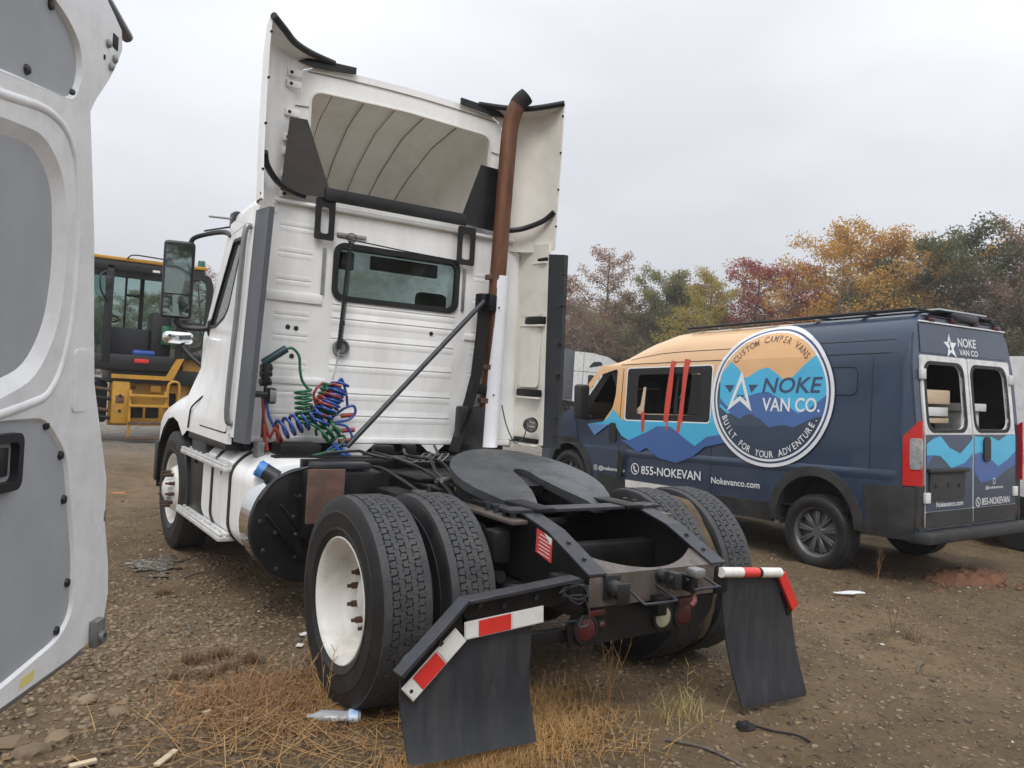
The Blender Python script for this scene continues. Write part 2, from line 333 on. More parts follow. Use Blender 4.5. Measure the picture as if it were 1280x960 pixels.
# ------------------------------------------------------------------ gravel: loose stones
M['stone'] = mat('stone', (.10, .070, .042), .8, c2=(.25, .18, .113), island=.85, scale=40, bump=.3, bscale=150)
ICO = bmesh.new(); bmesh.ops.create_icosphere(ICO, subdivisions=1, radius=1); ICO.verts.ensure_lookup_table()
iv = np.array([v.co[:] for v in ICO.verts]); iff = np.array([[v.index for v in f.verts] for f in ICO.faces]); ICO.free()
def stones(name, n, cx, cy, sx, sy, smin, smax, m, seed, power=2.4):
    r = np.random.default_rng(seed); x = r.normal(cx, sx, n); y = r.normal(cy, sy, n); s = smin+(smax-smin)*r.random(n)**power
    k = iv[None]*r.uniform(.5, 1.3, (n, len(iv), 1))*np.stack([s*r.uniform(.8, 1.5, n), s*r.uniform(.7, 1.2, n), s*r.uniform(.25, .6, n)], -1)[:, None]
    a = r.uniform(0, 2*pi, n); c, q = np.cos(a)[:, None], np.sin(a)[:, None]
    P = np.stack([k[..., 0]*c-k[..., 1]*q+x[:, None], k[..., 0]*q+k[..., 1]*c+y[:, None], k[..., 2]+(gh(x, y)+s*.02)[:, None]], -1)
    F = iff[None]+(np.arange(n)*len(iv))[:, None, None]
    return npmesh(name, P.reshape(-1, 3), F.reshape(-1, 3), m)
tag(stones('gravel', 26000, -.6, 1.6, 2.0, 2.3, .004, .022, M['stone'], 11), 'loose brown gravel scattered over the muddy ground', 'gravel', kind='stuff')
tag(stones('gravel', 18000, 3.0, 1.2, 2.6, 2.6, .004, .018, M['stone'], 12), 'loose gravel over the ground round the camper van', 'gravel', kind='stuff')
tag(stones('gravel', 6000, -2.0, .9, .6, .8, .005, .026, M['stone'], 13), 'coarse stones below the open white van door', 'gravel', kind='stuff')
M['pale'] = mat('pale_stone', (.42, .40, .36), .8, c2=(.6, .58, .54), island=.8, scale=30)
M['clod'] = mat('dark_clod', (.045, .034, .024), .9, c2=(.11, .082, .052), island=.8, scale=30)
tag(stones('gravel', 5000, 2.2, .6, 2.4, 2.2, .004, .022, M['clod'], 16), 'dark damp clods and bits strewn over the mud', 'gravel', kind='stuff')
tag(stones('gravel', 260, 1.5, 1.5, 3., 3., .006, .018, M['pale'], 14), 'scattered pale chips lying on the mud', 'gravel', kind='stuff')
M['clay'] = mat('red_clay', (.17, .072, .034), .85, c2=(.10, .048, .027), island=.5, scale=9, bump=.4, bscale=40)
def mound(name, cx, cy, rx, ry, h, seed, label):
    r = np.random.default_rng(seed); n = 34; u = np.linspace(-1, 1, n); U, V = np.meshgrid(u, u); d = np.hypot(U, V)
    x = cx+U*rx; y = cy+V*ry; z = h*np.clip(1-d*d, -.2, 1)*(.45+1.2*(vnoise(U*5+9, V*5+seed, seed)+.5))+.05*vnoise(U*11, V*11, seed+1)
    z = np.where(d > .98, -.08, z)+gh(x, y); P = np.stack([x, y, z], -1).reshape(-1, 3); i = np.arange(n*n).reshape(n, n)
    o = npmesh(name, P, np.stack([i[:-1, :-1], i[:-1, 1:], i[1:, 1:], i[1:, :-1]], -1).reshape(-1, 4), M['clay'], ang=30); tag(o, label, 'dirt mound'); return o
mound('dirt_mound', 5.82, .62, .62, .3, .055, 3, 'small heap of loose red clay behind the camper van')
tag(stones('clay_clods', 240, 5.8, .55, .4, .2, .01, .05, M['clay'], 15), 'red clay clods strewn round the heap', 'clay', kind='stuff')
M['water'] = mat('puddle_water', (.11, .095, .072), .04, var=.2, spec=1., bump=.25, bscale=20)
def puddle(cx, cy, rx, ry, seed):                  # broken film of water between the stones, ruffled
    n = 90; u = np.linspace(-1, 1, n); U, V = np.meshgrid(u, u); x = cx+U*rx; y = cy+V*ry; i = np.arange(n*n).reshape(n, n)
    z = gh(cx, cy)+.010+.006*vnoise(x*34+seed, y*26, seed)+.004*vnoise(x*70, y*60, seed+1)
    k = (vnoise(x*7+3, y*6, seed+2)+.5*vnoise(x*19, y*17, seed+3)+.28-.55*(U*U+V*V)) > 0; k = k[:-1, :-1]
    F = np.stack([i[:-1, :-1], i[:-1, 1:], i[1:, 1:], i[1:, :-1]], -1)[k]
    o = npmesh('puddle', np.stack([x, y, z], -1).reshape(-1, 3), F, M['water']); o.data.polygons.foreach_set('use_smooth', [True]*len(o.data.polygons)); return o
tag(puddle(-1.38, 3.22, .34, .42, 21), kind='structure')
# ------------------------------------------------------------------ day-cab tractor unit (forward = +Y, rear axle at y = 0)
truck = empty('semi_truck', 'white day cab semi truck with bare fifth wheel and rusty exhaust stack', 'truck')
XA = Matrix(((0, 0, 1, 0), (0, 1, 0, 0), (-1, 0, 0, 0), (0, 0, 0, 1)))        # lathe axis Z -> X
def tyre_mesh(R=.508, wd=.135, bead=.288):
    b = B(); s = R-.51
    pr = [(bead, -.8*wd), (bead+.02, -.93*wd), (.335, -1.0*wd), (.338, -1.025*wd), (.345, -1.025*wd), (.348, -1.0*wd), (.375+s*.5, -1.02*wd), (.41+s, -1.03*wd), (.425+s, -1.045*wd), (.428+s, -1.02*wd), (.452+s, -.985*wd), (.478+s, -.93*wd), (.494+s, -.885*wd), (.4975+s, -.86*wd)]
    lathe(b, pr+[(.4985+s, 0)]+[(r, -h) for r, h in pr[::-1]], XA, 80); me = bpy.data.meshes.new('tyre'); bmesh.ops.recalc_face_normals(b, faces=b.faces); b.to_mesh(me); b.free(); me.materials.append(M['rubber']); smooth(me, 35); return me
def tread_mesh(R=.508, rows=(-.119, -.078, -.046, -.015, .015, .046, .078, .119), N=92, base=.4965):
    V, F = [], []; r = random.Random(3)
    for k in range(len(rows)-1):
        sh = k in (0, len(rows)-2)
        for i in range(N):
            a0 = (i+(.5 if k % 2 else 0)+.06)*2*pi/N; a1 = a0+2*pi/N*(.99 if sh else .955)
            zg = .0035 if i % 2 else -.0035; g = .0009
            h0 = rows[k]+(0 if k == 0 else g+zg); h1 = rows[k+1]-(0 if k == len(rows)-2 else g-zg); am = (a0+a1)/2; sk = .005*(1 if k % 2 else -1)
            n = len(V); top = R-(.004 if sh else 0)-r.random()*.0012
            for rr, ins in ((base-.004, 0), (top, .0009)):
                for h, a in ((h0+ins, a0+ins*2+sk), (h0+ins-(zg*.8 if k else 0), am), (h0+ins, a1-ins*2+sk*0), (h1-ins, a1-ins*2-sk), (h1-ins-(zg*.8 if k < len(rows)-2 else 0), am), (h1-ins, a0+ins*2)):
                    q = rr-(.005 if (sh and abs(h) > .11) else 0); V.append((h, q*cos(a), q*sin(a)))
            F.append([n+6+j for j in range(6)]); 
            for j in range(6): F.append([n+j, n+(j+1) % 6, n+6+(j+1) % 6, n+6+j])
    me = bpy.data.meshes.new('tread_blocks'); me.from_pydata(V, [], F); me.update(); b = bmesh.new(); b.from_mesh(me); bmesh.ops.recalc_face_normals(b, faces=b.faces); b.to_mesh(me); b.free()
    me.materials.append(M['tread']); return me
TYRE, TREAD = tyre_mesh(), tread_mesh()
def rim_mesh(prof, m, n=64):
    b = B(); lathe(b, prof, XA, n); me = bpy.data.meshes.new('rim'); bmesh.ops.recalc_face_normals(b, faces=b.faces); b.to_mesh(me); b.free(); me.materials.append(m); smooth(me, 35); return me
DISH = rim_mesh([(.286, -.100), (.302, -.116), (.305, -.124), (.300, -.128), (.290, -.122), (.281, -.108), (.274, -.08), (.270, -.01), (.266, .005), (.250, .026), (.222, .036), (.175, .034), (.120, .030), (.116, .020), (.098, .016), (.092, .006), (.078, .0), (0, -.002)], M['rimwhite'])
STEER = rim_mesh([(.286, -.095), (.302, -.112), (.305, -.120), (.299, -.124), (.287, -.116), (.276, -.085), (.262, -.045), (.235, -.045), (.205, -.085), (.175, -.128), (.120, -.135), (.098, -.137), (.096, -.175), (.06, -.195), (0, -.197)], M['rimwhite'])
def nut_mesh(h0, h1, r=.015):
    b = B(); lathe(b, [(0, h0), (r, h0), (r, h1*.6+h0*.4), (r*.6, h1*.6+h0*.4), (r*.6, h1), (0, h1)], XA, 6); me = bpy.data.meshes.new('lug_nut'); bmesh.ops.recalc_face_normals(b, faces=b.faces); b.to_mesh(me); b.free(); me.materials.append(M['rustnut']); return me
NUT_IN, NUT_OUT = nut_mesh(.033, -.022, .017), nut_mesh(-.13, -.205, .016)
def wheel(x, y, z, rot, rim, nut, rn, name='tyre', ph=0.):
    t = bpy.data.objects.new(name, TYRE); COL.objects.link(t); t.parent = truck; t.location = (x, y, z); t.rotation_euler = (ph if rot == 0 else -ph, 0, rot)
    tr = bpy.data.objects.new('tread_blocks', TREAD); COL.objects.link(tr); tr.parent = t; tr['kind'] = 'stuff'
    ri = bpy.data.objects.new('rim', rim); COL.objects.link(ri); ri.parent = t
    for i in range(10):
        a = 2*pi*(i+.3)/10; q = bpy.data.objects.new('lug_nut', nut); COL.objects.link(q); q.parent = t; q.location = (0, rn*cos(a), rn*sin(a))
    return t
ZC = .502
tag(wheel(-1.075, 0, ZC, 0, DISH, NUT_IN, .145), 'outer left drive tyre with deep white dished rim')
wheel(-.735, 0, ZC, pi, DISH, NUT_IN, .145, ph=.05)
wheel(.735, 0, ZC, 0, DISH, NUT_IN, .145, ph=.02); wheel(1.075, 0, ZC, pi, DISH, NUT_IN, .145, ph=.07)
wheel(-1.055, 3.888, ZC, 0, STEER, NUT_OUT, .145); wheel(1.055, 3.888, ZC, pi, STEER, NUT_OUT, .145)
# mud caked between the right-hand pair
M['mud'] = mat('mud', (.12, .085, .042), .9, c2=(.06, .045, .028), scale=12, bump=.6, bscale=40)
b = B(); lathe(b, [(.40, -.035), (.475, -.03), (.482, 0), (.475, .03), (.40, .035)], Matrix.Translation((.905, 0, ZC)) @ XA, 64)
for v in b.verts:
    k = 1+.03*sin(7*atan2(v.co.z-ZC, v.co.y))+.02*random.random(); v.co.y *= k; v.co.z = ZC+(v.co.z-ZC)*k
O('mud_cake', b, M['mud'], truck)
# axles, hubs, differential
b = B(); cyl(b, (-.9, 0, ZC), (.9, 0, ZC), .075, n=18)
lathe(b, [(0, -.26), (.10, -.25), (.2, -.1), (.22, .02), (.2, .12), (.1, .24), (0, .25)], Matrix.Translation((0, 0, ZC)) @ axis((0, 0, 0), (0, 1, 0)), 24)
O('rear_axle', b, M['black'], truck)
b = B(); cyl(b, (-1.0, 3.888, ZC-.05), (1.0, 3.888, ZC-.05), .06, n=12); O('front_axle', b, M['black'], truck)
b = B(); cyl(b, (0, .2, ZC+.02), (0, 2.6, .72), .055, n=14); O('drive_shaft', b, M['black'], truck)
# ---- frame rails (C channel) with the dropped tail
def rail(s):
    b = B(); xo = .43*s
    prof = [(4.9, .97), (-.42, .95), (-.62, .905), (-.93, .775), (-.93, .625), (-.80, .62), (-.45, .64), (4.9, .70)]
    plate(b, prof, [], lambda u, v, w: Vector((xo-s*w, u, v)), .014)
    top = [(4.9, .97), (-.42, .95), (-.62, .905), (-.93, .775)]
    for (y0, z0), (y1, z1) in zip(top, top[1:]):
        d = Vector((0, y1-y0, z1-z0)); n = Vector((0, -d.z, d.y)).normalized()*-.012
        q = [Vector((xo+s*.004, y0, z0+.004)), Vector((xo-s*.085, y0, z0+.004)), Vector((xo-s*.085, y1, z1+.004)), Vector((xo+s*.004, y1, z1+.004))]
        vs = [b.verts.new(p) for p in q]+[b.verts.new(p-Vector((0, 0, .014))) for p in q]
        for f in ((0, 1, 2, 3), (7, 6, 5, 4), (0, 4, 5, 1), (1, 5, 6, 2), (2, 6, 7, 3), (3, 7, 4, 0)): b.faces.new([vs[i] for i in f])
    o = O('frame_rail', b, M['black'], truck, 25)
    for y, z in ((-.72, .862+.010), (-.84, .812+.008)):
        k = B(); n = Vector((0, -.39, .92)); lathe(k, [(0, 0), (.017, 0), (.017, .004), (.011, .004), (.011, .013), (0, .013)], axis((xo-s*.045, y, z), n), 6); O('bolt', k, M['gunmetal'], o)
    return o
def flange(s):       # grey worn top flange of the tail, as in the picture
    b = B(); xo = .43*s; P = [(.08, .9605), (-.42, .9555), (-.62, .9105), (-.945, .774)]
    for (y0, z0), (y1, z1) in zip(P, P[1:]):
        q = [Vector((xo+s*.008, y0, z0+.006)), Vector((xo-s*.095, y0, z0+.006)), Vector((xo-s*.095, y1, z1+.006)), Vector((xo+s*.008, y1, z1+.006))]
        vs = [b.verts.new(p) for p in q]+[b.verts.new(p-Vector((0, 0, .009))) for p in q]
        for f in ((0, 1, 2, 3), (7, 6, 5, 4), (0, 4, 5, 1), (1, 5, 6, 2), (2, 6, 7, 3), (3, 7, 4, 0)): b.faces.new([vs[i] for i in f])
    return O('rail_flange', b, M['gunmetal'], truck, 25)
for s in (-1, 1): rail(s); flange(s)
for y, z0, z1 in ((-.42, .66, .80), (.55, .70, .95), (1.35, .72, .97), (3.0, .72, .95)): bx('crossmember', -.415, .415, y-.05, y+.05, z0, z1, M['black'], truck, .012)
# inner steel floor seen inside the tail
bx('axle_cover', -.40, .40, -.35, .5, .62, .66, M['black'], truck, .01)
tub('torque_rod', [(-.38, -.12, .84), (.36, .05, .82)], .03, M['black'], truck, 10)
tub('torque_rod', [(-.30, .15, .80), (.05, -.40, .70)], .028, M['black'], truck, 10)
# tail crossmember: brown plate with a dipped top edge and its flange
P = [(-.415, .63)]+[(-.415, .772), (-.405, .80)]+[(x, .842-.052*(1-(x/.33)**2)-.012) for x in np.linspace(-.33, .33, 15)]+[(.405, .80), (.415, .772), (.415, .63)]
b = B()
def tailf(u, v, w):
    y = -.935 if v <= .773 else -.935+(v-.773)*2.35
    return Vector((u, y+w*.9, v if v <= .773 else .773+(v-.773)*.9))
plate(b, P, [], tailf, .012, cuts=[('v', .773)]); tail = O('tail_crossmember', b, M['brown'], truck, 20)
bx('corner_gusset', -.43, -.36, -.943, -.937, .632, .765, M['brown'], truck, .003)
for s in (-1, 1): tub('tow_loop', spline([(.05*s+.06, -.94, .735), (.05*s+.05, -1.06, .70), (.05*s+.07, -1.07, .70), (.19*s+.06, -1.07, .70), (.20*s+.06, -1.06, .70), (.19*s+.06, -.94, .735)] if s > 0 else [(-.20, -.94, .70), (-.21, -1.05, .665), (-.19, -1.07, .66), (-.03, -1.07, .66), (-.01, -1.05, .665), (-.02, -.94, .70)], 5), .007, M['gunmetal'], truck, 8)
# trailer plug and air couplings on the tail plate
b = B(); lathe(b, [(0, 0), (.04, 0), (.04, .06), (.034, .065), (.034, .09), (0, .09)], axis((-.30, -.935, .715), (0, -1, -.15)), 20); box(b, -.335, -.265, -1.03, -1.018, .655, .75, None, .006); box(b, -.345, -.255, -.95, -.937, .66, .77, None, .004); o = O('trailer_socket', b, M['plastic'], truck)
for x, z, mm in ((.0, .745, M['plastic']), (.105, .725, M['blackp'])):
    b = B(); lathe(b, [(0, 0), (.032, 0), (.032, .05), (.02, .055), (.02, .085), (.028, .09), (.028, .11), (0, .112)], axis((x, -.935, z), (0, -1, 0)), 16); box(b, x-.02, x+.025, -1.06, -.99, z-.045, z+.035, None, .008); O('air_coupling', b, mm, truck)
bx('coupling_cap', .07, .135, -1.10, -1.03, .755, .80, M['steel'], truck, .012)
tub('coupling_lever', [(.13, -1.02, .70), (.12, -1.05, .64), (.10, -1.05, .62)], .014, mat('faded_red', (.16, .05, .045), .6), truck, 8)
bx('bracket', -.06, .0, -1.0, -.94, .57, .66, M['black'], truck, .008)
# ---- lamp plate
b = B(); plate(b, [(-.50, .455), (.30, .470), (.38, .53), (.40, .622), (-.47, .622), (-.52, .56)], [], fy(-.915), .012); lp = O('lamp_plate', b, M['black'], truck)
def lamp(name, x, z, r, m, par, y=-.915):
    k = B(); lathe(k, [(r*1.28, 0), (r*1.25, .016), (r*1.02, .018), (r, .010)], axis((x, y, z), (0, -1, 0)), 28); O('lamp_grommet', k, M['rubber'], par)
    k = B(); lathe(k, [(r, .006), (r*.95, .016), (r*.7, .021), (0, .024)], axis((x, y, z), (0, -1, 0)), 28); return O(name, k, m, par)
lamp('tail_lamp', -.42, .532, .052, M['lampred'], lp); lamp('reversing_lamp', .045, .540, .050, M['lamppale'], lp); lamp('tail_lamp', .185, .541, .052, M['lampred'], lp)
lamp('side_marker', -.33, .545, .018, M['lampred'], lp)
bx('marker_reflector', -.42, -.32, -.933, -.9305, .590, .616, M['lampred'], lp, .001); bx('marker_reflector', .12, .22, -.955, -.9505, .590, .625, M['lampred'], truck, .001)
# ---- red warning sticker on the left rail
st = pl('sticker', [(-.66, .77), (-.53, .80), (-.53, .915), (-.66, .885)], fx(-.4335), .0008, M['sticker'], truck)
for i in range(6):
    z = .875-.017*i; pl('print_line', [(-.645, z-.004), (-.56+.01*(i % 2), z+.0125), (-.56+.01*(i % 2), z+.0165), (-.645, z)], fx(-.4350), .0006, M['refw'], st)
pl('torn_corner', [(-.595, .901), (-.655, .85), (-.6595, .884)], fx(-.4362), .0005, M['refw'], st)
# ---- fifth wheel: greasy tilted plate with a jaw slot
TL = radians(14.8); FM = Matrix.Translation((0, .171, 1.064)) @ Matrix.Rotation(TL, 4, 'X')
arc = [(.466*cos(a), .466*sin(a)) for a in np.linspace(-.35, pi+.35, 36)]
P = arc+[(-.385, -.28), (-.32, -.375), (-.290, -.396), (-.21, -.396), (-.185, -.375), (-.11, -.20), (-.062, -.02), (-.055, .06)]+[(.055*cos(a), .075+.055*sin(a)) for a in np.linspace(pi, 0, 9)]+[(.055, .06), (.062, -.02), (.11, -.20), (.185, -.375), (.21, -.396), (.290, -.396), (.32, -.375), (.385, -.28)]
def fw(u, v, w):
    dz = -w
    if v < -.25: dz -= .6*(v+.25)**2
    return FM @ Vector((u, v, dz))
b = B(); plate(b, P, [], fw, .045, cuts=[('v', -.2), ('v', -.27), ('v', -.33), ('v', -.39)])
f5 = O('fifth_wheel', b, M['fifth'], truck, 30)
b = B()      # skirt and ribs under the plate
plate(b, [(x*.93, y*.93-.01) for x, y in P[:36]]+[(-.36, -.26), (-.12, -.30), (-.08, .06), (.08, .06), (.12, -.30), (.36, -.26)], [], lambda u, v, w: fw(u, v, .045+w), .075); O('plate_skirt', b, M['black'], f5)
for s in (-1, 1):
    P2 = [(-.04, .965), (.34, .965), (.24, 1.03), (.08, 1.03)]; b = B(); plate(b, P2, [], fx(.36*s-.02), .04); O('pivot_bracket', b, M['black'], f5)
    bx('slide_rail', .30*s-.06, .30*s+.06, -.42, .62, .958, .985, M['black'], f5, .006)
    for y in (-.38, -.30, -.22, -.14, .5): b = B(); cyl(b, (.47*s, y, .93), (.47*s, y, .978), .016, n=6); O('mount_bolt', b, M['gunmetal'], f5)
    bx('mount_angle', .435*s if s > 0 else -.53, .53 if s > 0 else -.435, -.46, .62, .915, .937, M['brown'], f5, .006)
b = B(); plate(b, [(-.50, -.40), (.50, -.40), (.50, -.28), (-.50, -.28)], [], fz(.962), .014); O('slide_plate', b, M['gunmetal'], f5)
b = B(); plate(b, [(-.07, -.06), (.07, -.06), (.05, .10), (-.05, .10)], [], lambda u, v, w: fw(u, v, .03+w), .05); O('lock_jaw', b, M['black'], f5)
# ---- chassis clutter between cab and fifth wheel
bx('deck_plate', -.42, .42, .75, 1.25, .965, .985, M['black'], truck, .005)
bx('deck_beam', -1.02, .98, 1.62, 1.74, .975, 1.025, M['black'], truck, .01)
bx('deck_beam', -.95, .95, 1.30, 1.36, .985, 1.04, M['black'], truck, .008)
bx('cab_crossbeam', -.9, .95, 2.06, 2.2, .86, 1.02, M['black'], truck, .012)
bx('step_plate', -.98, -.62, 1.0, 1.12, 1.01, 1.05, M['gunmetal'], truck, .008)
for x, y, z, sx, sy, sz in ((-.55, .75, .82, .16, .3, .2), (.55, .9, .80, .2, .4, .22), (-.52, .35, .84, .1, .1, .12), (-.54, -.35, .80, .10, .12, .16), (-.80, 1.86, 1.03, .30, .2, .14), (-.2, 1.55, .99, .25, .16, .08), (.35, 1.5, .99, .2, .2, .08), (-.10, 1.95, 1.03, .16, .1, .1), (.12, 1.96, 1.02, .1, .1, .14)):
    bx('valve_box', x-sx/2, x+sx/2, y-sy/2, y+sy/2, z-sz/2, z+sz/2, M['black'], truck, .02)
for s in (-1, 1):
    b = B(); lathe(b, [(0, -.45), (.10, -.44), (.13, -.40), (.13, .40), (.10, .44), (0, .45)], axis((.60*s, 1.05, .70), (0, 1, 0)), 20); O('air_tank', b, M['black'], truck)
    b = B(); lathe(b, [(0, 0), (.11, 0), (.13, .04), (.105, .09), (.13, .15), (.10, .2), (0, .2)], axis((.40*s, -.36, .42), (0, 0, 1)), 20); O('air_spring', b, M['rubber'], truck)
    b = B(); box(b, .44*s-.04, .44*s+.04, -.45, .75, .34, .42, None, .015); O('trailing_arm', b, M['black'], truck)
    b = B(); lathe(b, [(0, 0), (.085, 0), (.095, .03), (.095, .10), (.075, .15), (0, .16)], axis((.55*s, -.20, .62), (0, -1, .2)), 18); cyl(b, (.55*s, -.42, .66), (.55*s, -.2, .62), .03, n=10); O('brake_chamber', b, M['black'], truck)
    tub('shock_absorber', [(.50*s, -.25, .45), (.50*s, -.32, .88)], .032, M['black'], truck, 10)
r = random.Random(5)
for i, (a, c) in enumerate((((-.3, 1.7, 1.05), (-.45, .2, .93)), ((-.1, 1.6, 1.08), (-.25, .5, .99)), ((.1, 1.6, 1.06), (.05, .45, .99)), ((-.5, 1.3, 1.0), (-.52, -.2, .86)), ((.2, 1.7, 1.1), (-.3, .62, .99)), ((-.7, 1.6, 1.05), (-.2, 1.2, 1.0)))):
    a = Vector(a); c = Vector(c); pts = spline([a]+[a.lerp(c, t)+Vector((r.uniform(-.07, .07), 0, r.uniform(-.03, .05))) for t in (.25, .5, .75)]+[c], 6); tub('air_hose', pts, .011, M['plastic'], truck, 6)
for i, (x, y, mm) in enumerate(((-.33, .52, 'brown'), (-.20, .60, 'rustplate'), (-.36, .40, 'steel'), (-.30, .30, 'gunmetal'))):
    b = B(); cyl(b, (x-.09, y, 1.0+.01*i), (x+.08, y+.05, 1.005+.01*i), .016, n=8); O('pipe_fitting', b, M[mm], truck)
bx('yellow_valve', -.42, -.34, .26, .30, .975, .998, mat('yellow_valve', (.55, .36, .03), .5), truck, .004)
b = B()
for i in range(5): tube(b, spline([(.02+.03*i, 1.45, 1.06), (-.10+.05*i, 1.30, 1.08), (-.22+.05*i, 1.2, 1.035), (-.28+.09*i, 1.38, 1.05)], 5), .004, 5)
O('cable_bundle', b, M['steel'], truck)
# ------------------------------------------------------------------ cab
def xs(z): return 1.20-.0375*(z-1.1)
b = B()
outer = [(-1.115, 1.13), (1.115, 1.13), (1.06, 2.66)]+[(1.06-.12+.12*cos(a), 2.68+.12*sin(a)) for a in np.linspace(.1, pi/2, 6)]+[(-1.06+.12-.12*cos(a), 2.68+.12*sin(a)) for a in np.linspace(pi/2, .1, 6)]+[(-1.06, 2.66)]
WIN = rrect(-.525, .50, 2.15, 2.54, .07)
plate(b, outer, [WIN], fy(2.05), .03)
for s in (-1, 1):      # rounded rear corners of the cab
    zz = np.linspace(1.13, 2.70, 6); g = []
    for z in zz:
        x = xs(z)-.085
        g.append([b.verts.new((s*(x+.085*sin(a)), 2.052+.085*(1-cos(a)), z)) for a in np.linspace(0, pi/2, 7)])
    for r0, r1 in zip(g, g[1:]):
        for i in range(6): b.faces.new((r0[i], r0[i+1], r1[i+1], r1[i]))
cabback = O('cab_rear_wall', b, M['white'], truck, 35)
b = B(); box(b, -1.125, 1.125, 2.06, 3.0, 2.66, 2.795, None, .065, 4)
for v in b.verts: v.co.x *= 1-.085*max(0, v.co.y-2.15)
O('cab_roof', b, M['white'], truck)
tub('roof_lip', spline([(-1.03, 2.05, 2.70), (-1.0, 2.035, 2.775), (-.9, 2.03, 2.785), (0, 2.03, 2.79), (.9, 2.03, 2.785), (1.0, 2.035, 2.775), (1.03, 2.05, 2.70)], 6), .018, M['white'], truck)
def bead(x0, x1, z, k=1., par=None):
    b = B(); pr = [(.045*k, 0), (.005, .0085*k), (-.003, .001), (-.016*k, .009*k), (-.05*k, 0)]
    xsn = [x0, x0+.02, x1-.02, x1]; sc = [0, 1, 1, 0]; g = [[b.verts.new((x, 2.0495-p*q, z+dz)) for dz, p in pr] for x, q in zip(xsn, sc)]
    for a, c in zip(g, g[1:]):
        for i in range(4): b.faces.new((a[i], a[i+1], c[i+1], c[i]))
    return O('pressed_rib', b, M['white'], cabback, 30, normals=False)
for z in (2.62, 2.435, 2.24, 1.99, 1.845, 1.64): bead(-.955, -.70, z, .8)
for z in (2.10, 2.0, 1.85, 1.655, 1.45, 1.285): bead(-.53, .505, z)
for z in (2.45, 2.26, 1.99, 1.85, 1.66, 1.45): bead(.66, .93, z, .8)
for z in (1.445, 1.285): bead(-.96, -.58, z, .8)
bx('trim_strip', -1.02, -.61, 2.036, 2.049, 2.085, 2.155, M['white'], cabback, .004)
bx('trim_strip', .60, .95, 2.036, 2.049, 1.95-.02, 1.95+.03, M['white'], cabback, .004)
bx('trim_strip', -1.0, -.55, 2.040, 2.049, 1.50, 1.55, M['white'], cabback, .004)
for x, z in ((-.44, 2.02-.05), (.30, 1.955), (-.90+.05, 1.905), (-.79, 1.90), (-.84+.03, 1.70)):
    b = B(); lathe(b, [(.018, 0), (.015, .006), (0, .007)], axis((x, 2.048, z), (0, -1, 0)), 14); O('rubber_plug', b, M['plastic'], cabback)
for x in (-.615, .565): pl('grey_strip', rrect(x-.012, x+.012, 2.16, 2.50, .008), fy(2.036), .012, M['steel'], cabback)
bx('grey_strip', -.53, -.30, 2.034, 2.048, 2.605, 2.632, M['steel'], cabback, .003)
b = B(); plate(b, rrect(-.545, .52, 2.13, 2.56, .085), [rrect(-.505, .48, 2.17, 2.52, .06)], fy(2.03), .035); fr = O('rear_window_seal', b, M['rubber'], truck)
pl('pane', rrect(-.51, .485, 2.165, 2.525, .065), fy(2.045), .004, M['cabglass'], fr)
# lower sill of the cab and white pointed bracket
bx('cab_sill', -1.10, 1.10, 2.03, 2.12, 1.08, 1.128, M['white'], truck, .012)
pl('cab_mount', [(-.42, 1.08), (-.15, 1.08), (-.28, .97), (-.32, .97)], fy(2.0), .02, M['white'], truck); pl('cab_mount', [(.25, 1.08), (.45, 1.08), (.36, 1.0), (.34, 1.0)], fy(2.0), .02, M['white'], truck)
bx('cab_floor', -1.08, 1.08, 2.10, 3.6, 1.02, 1.08, M['black'], truck, .01)
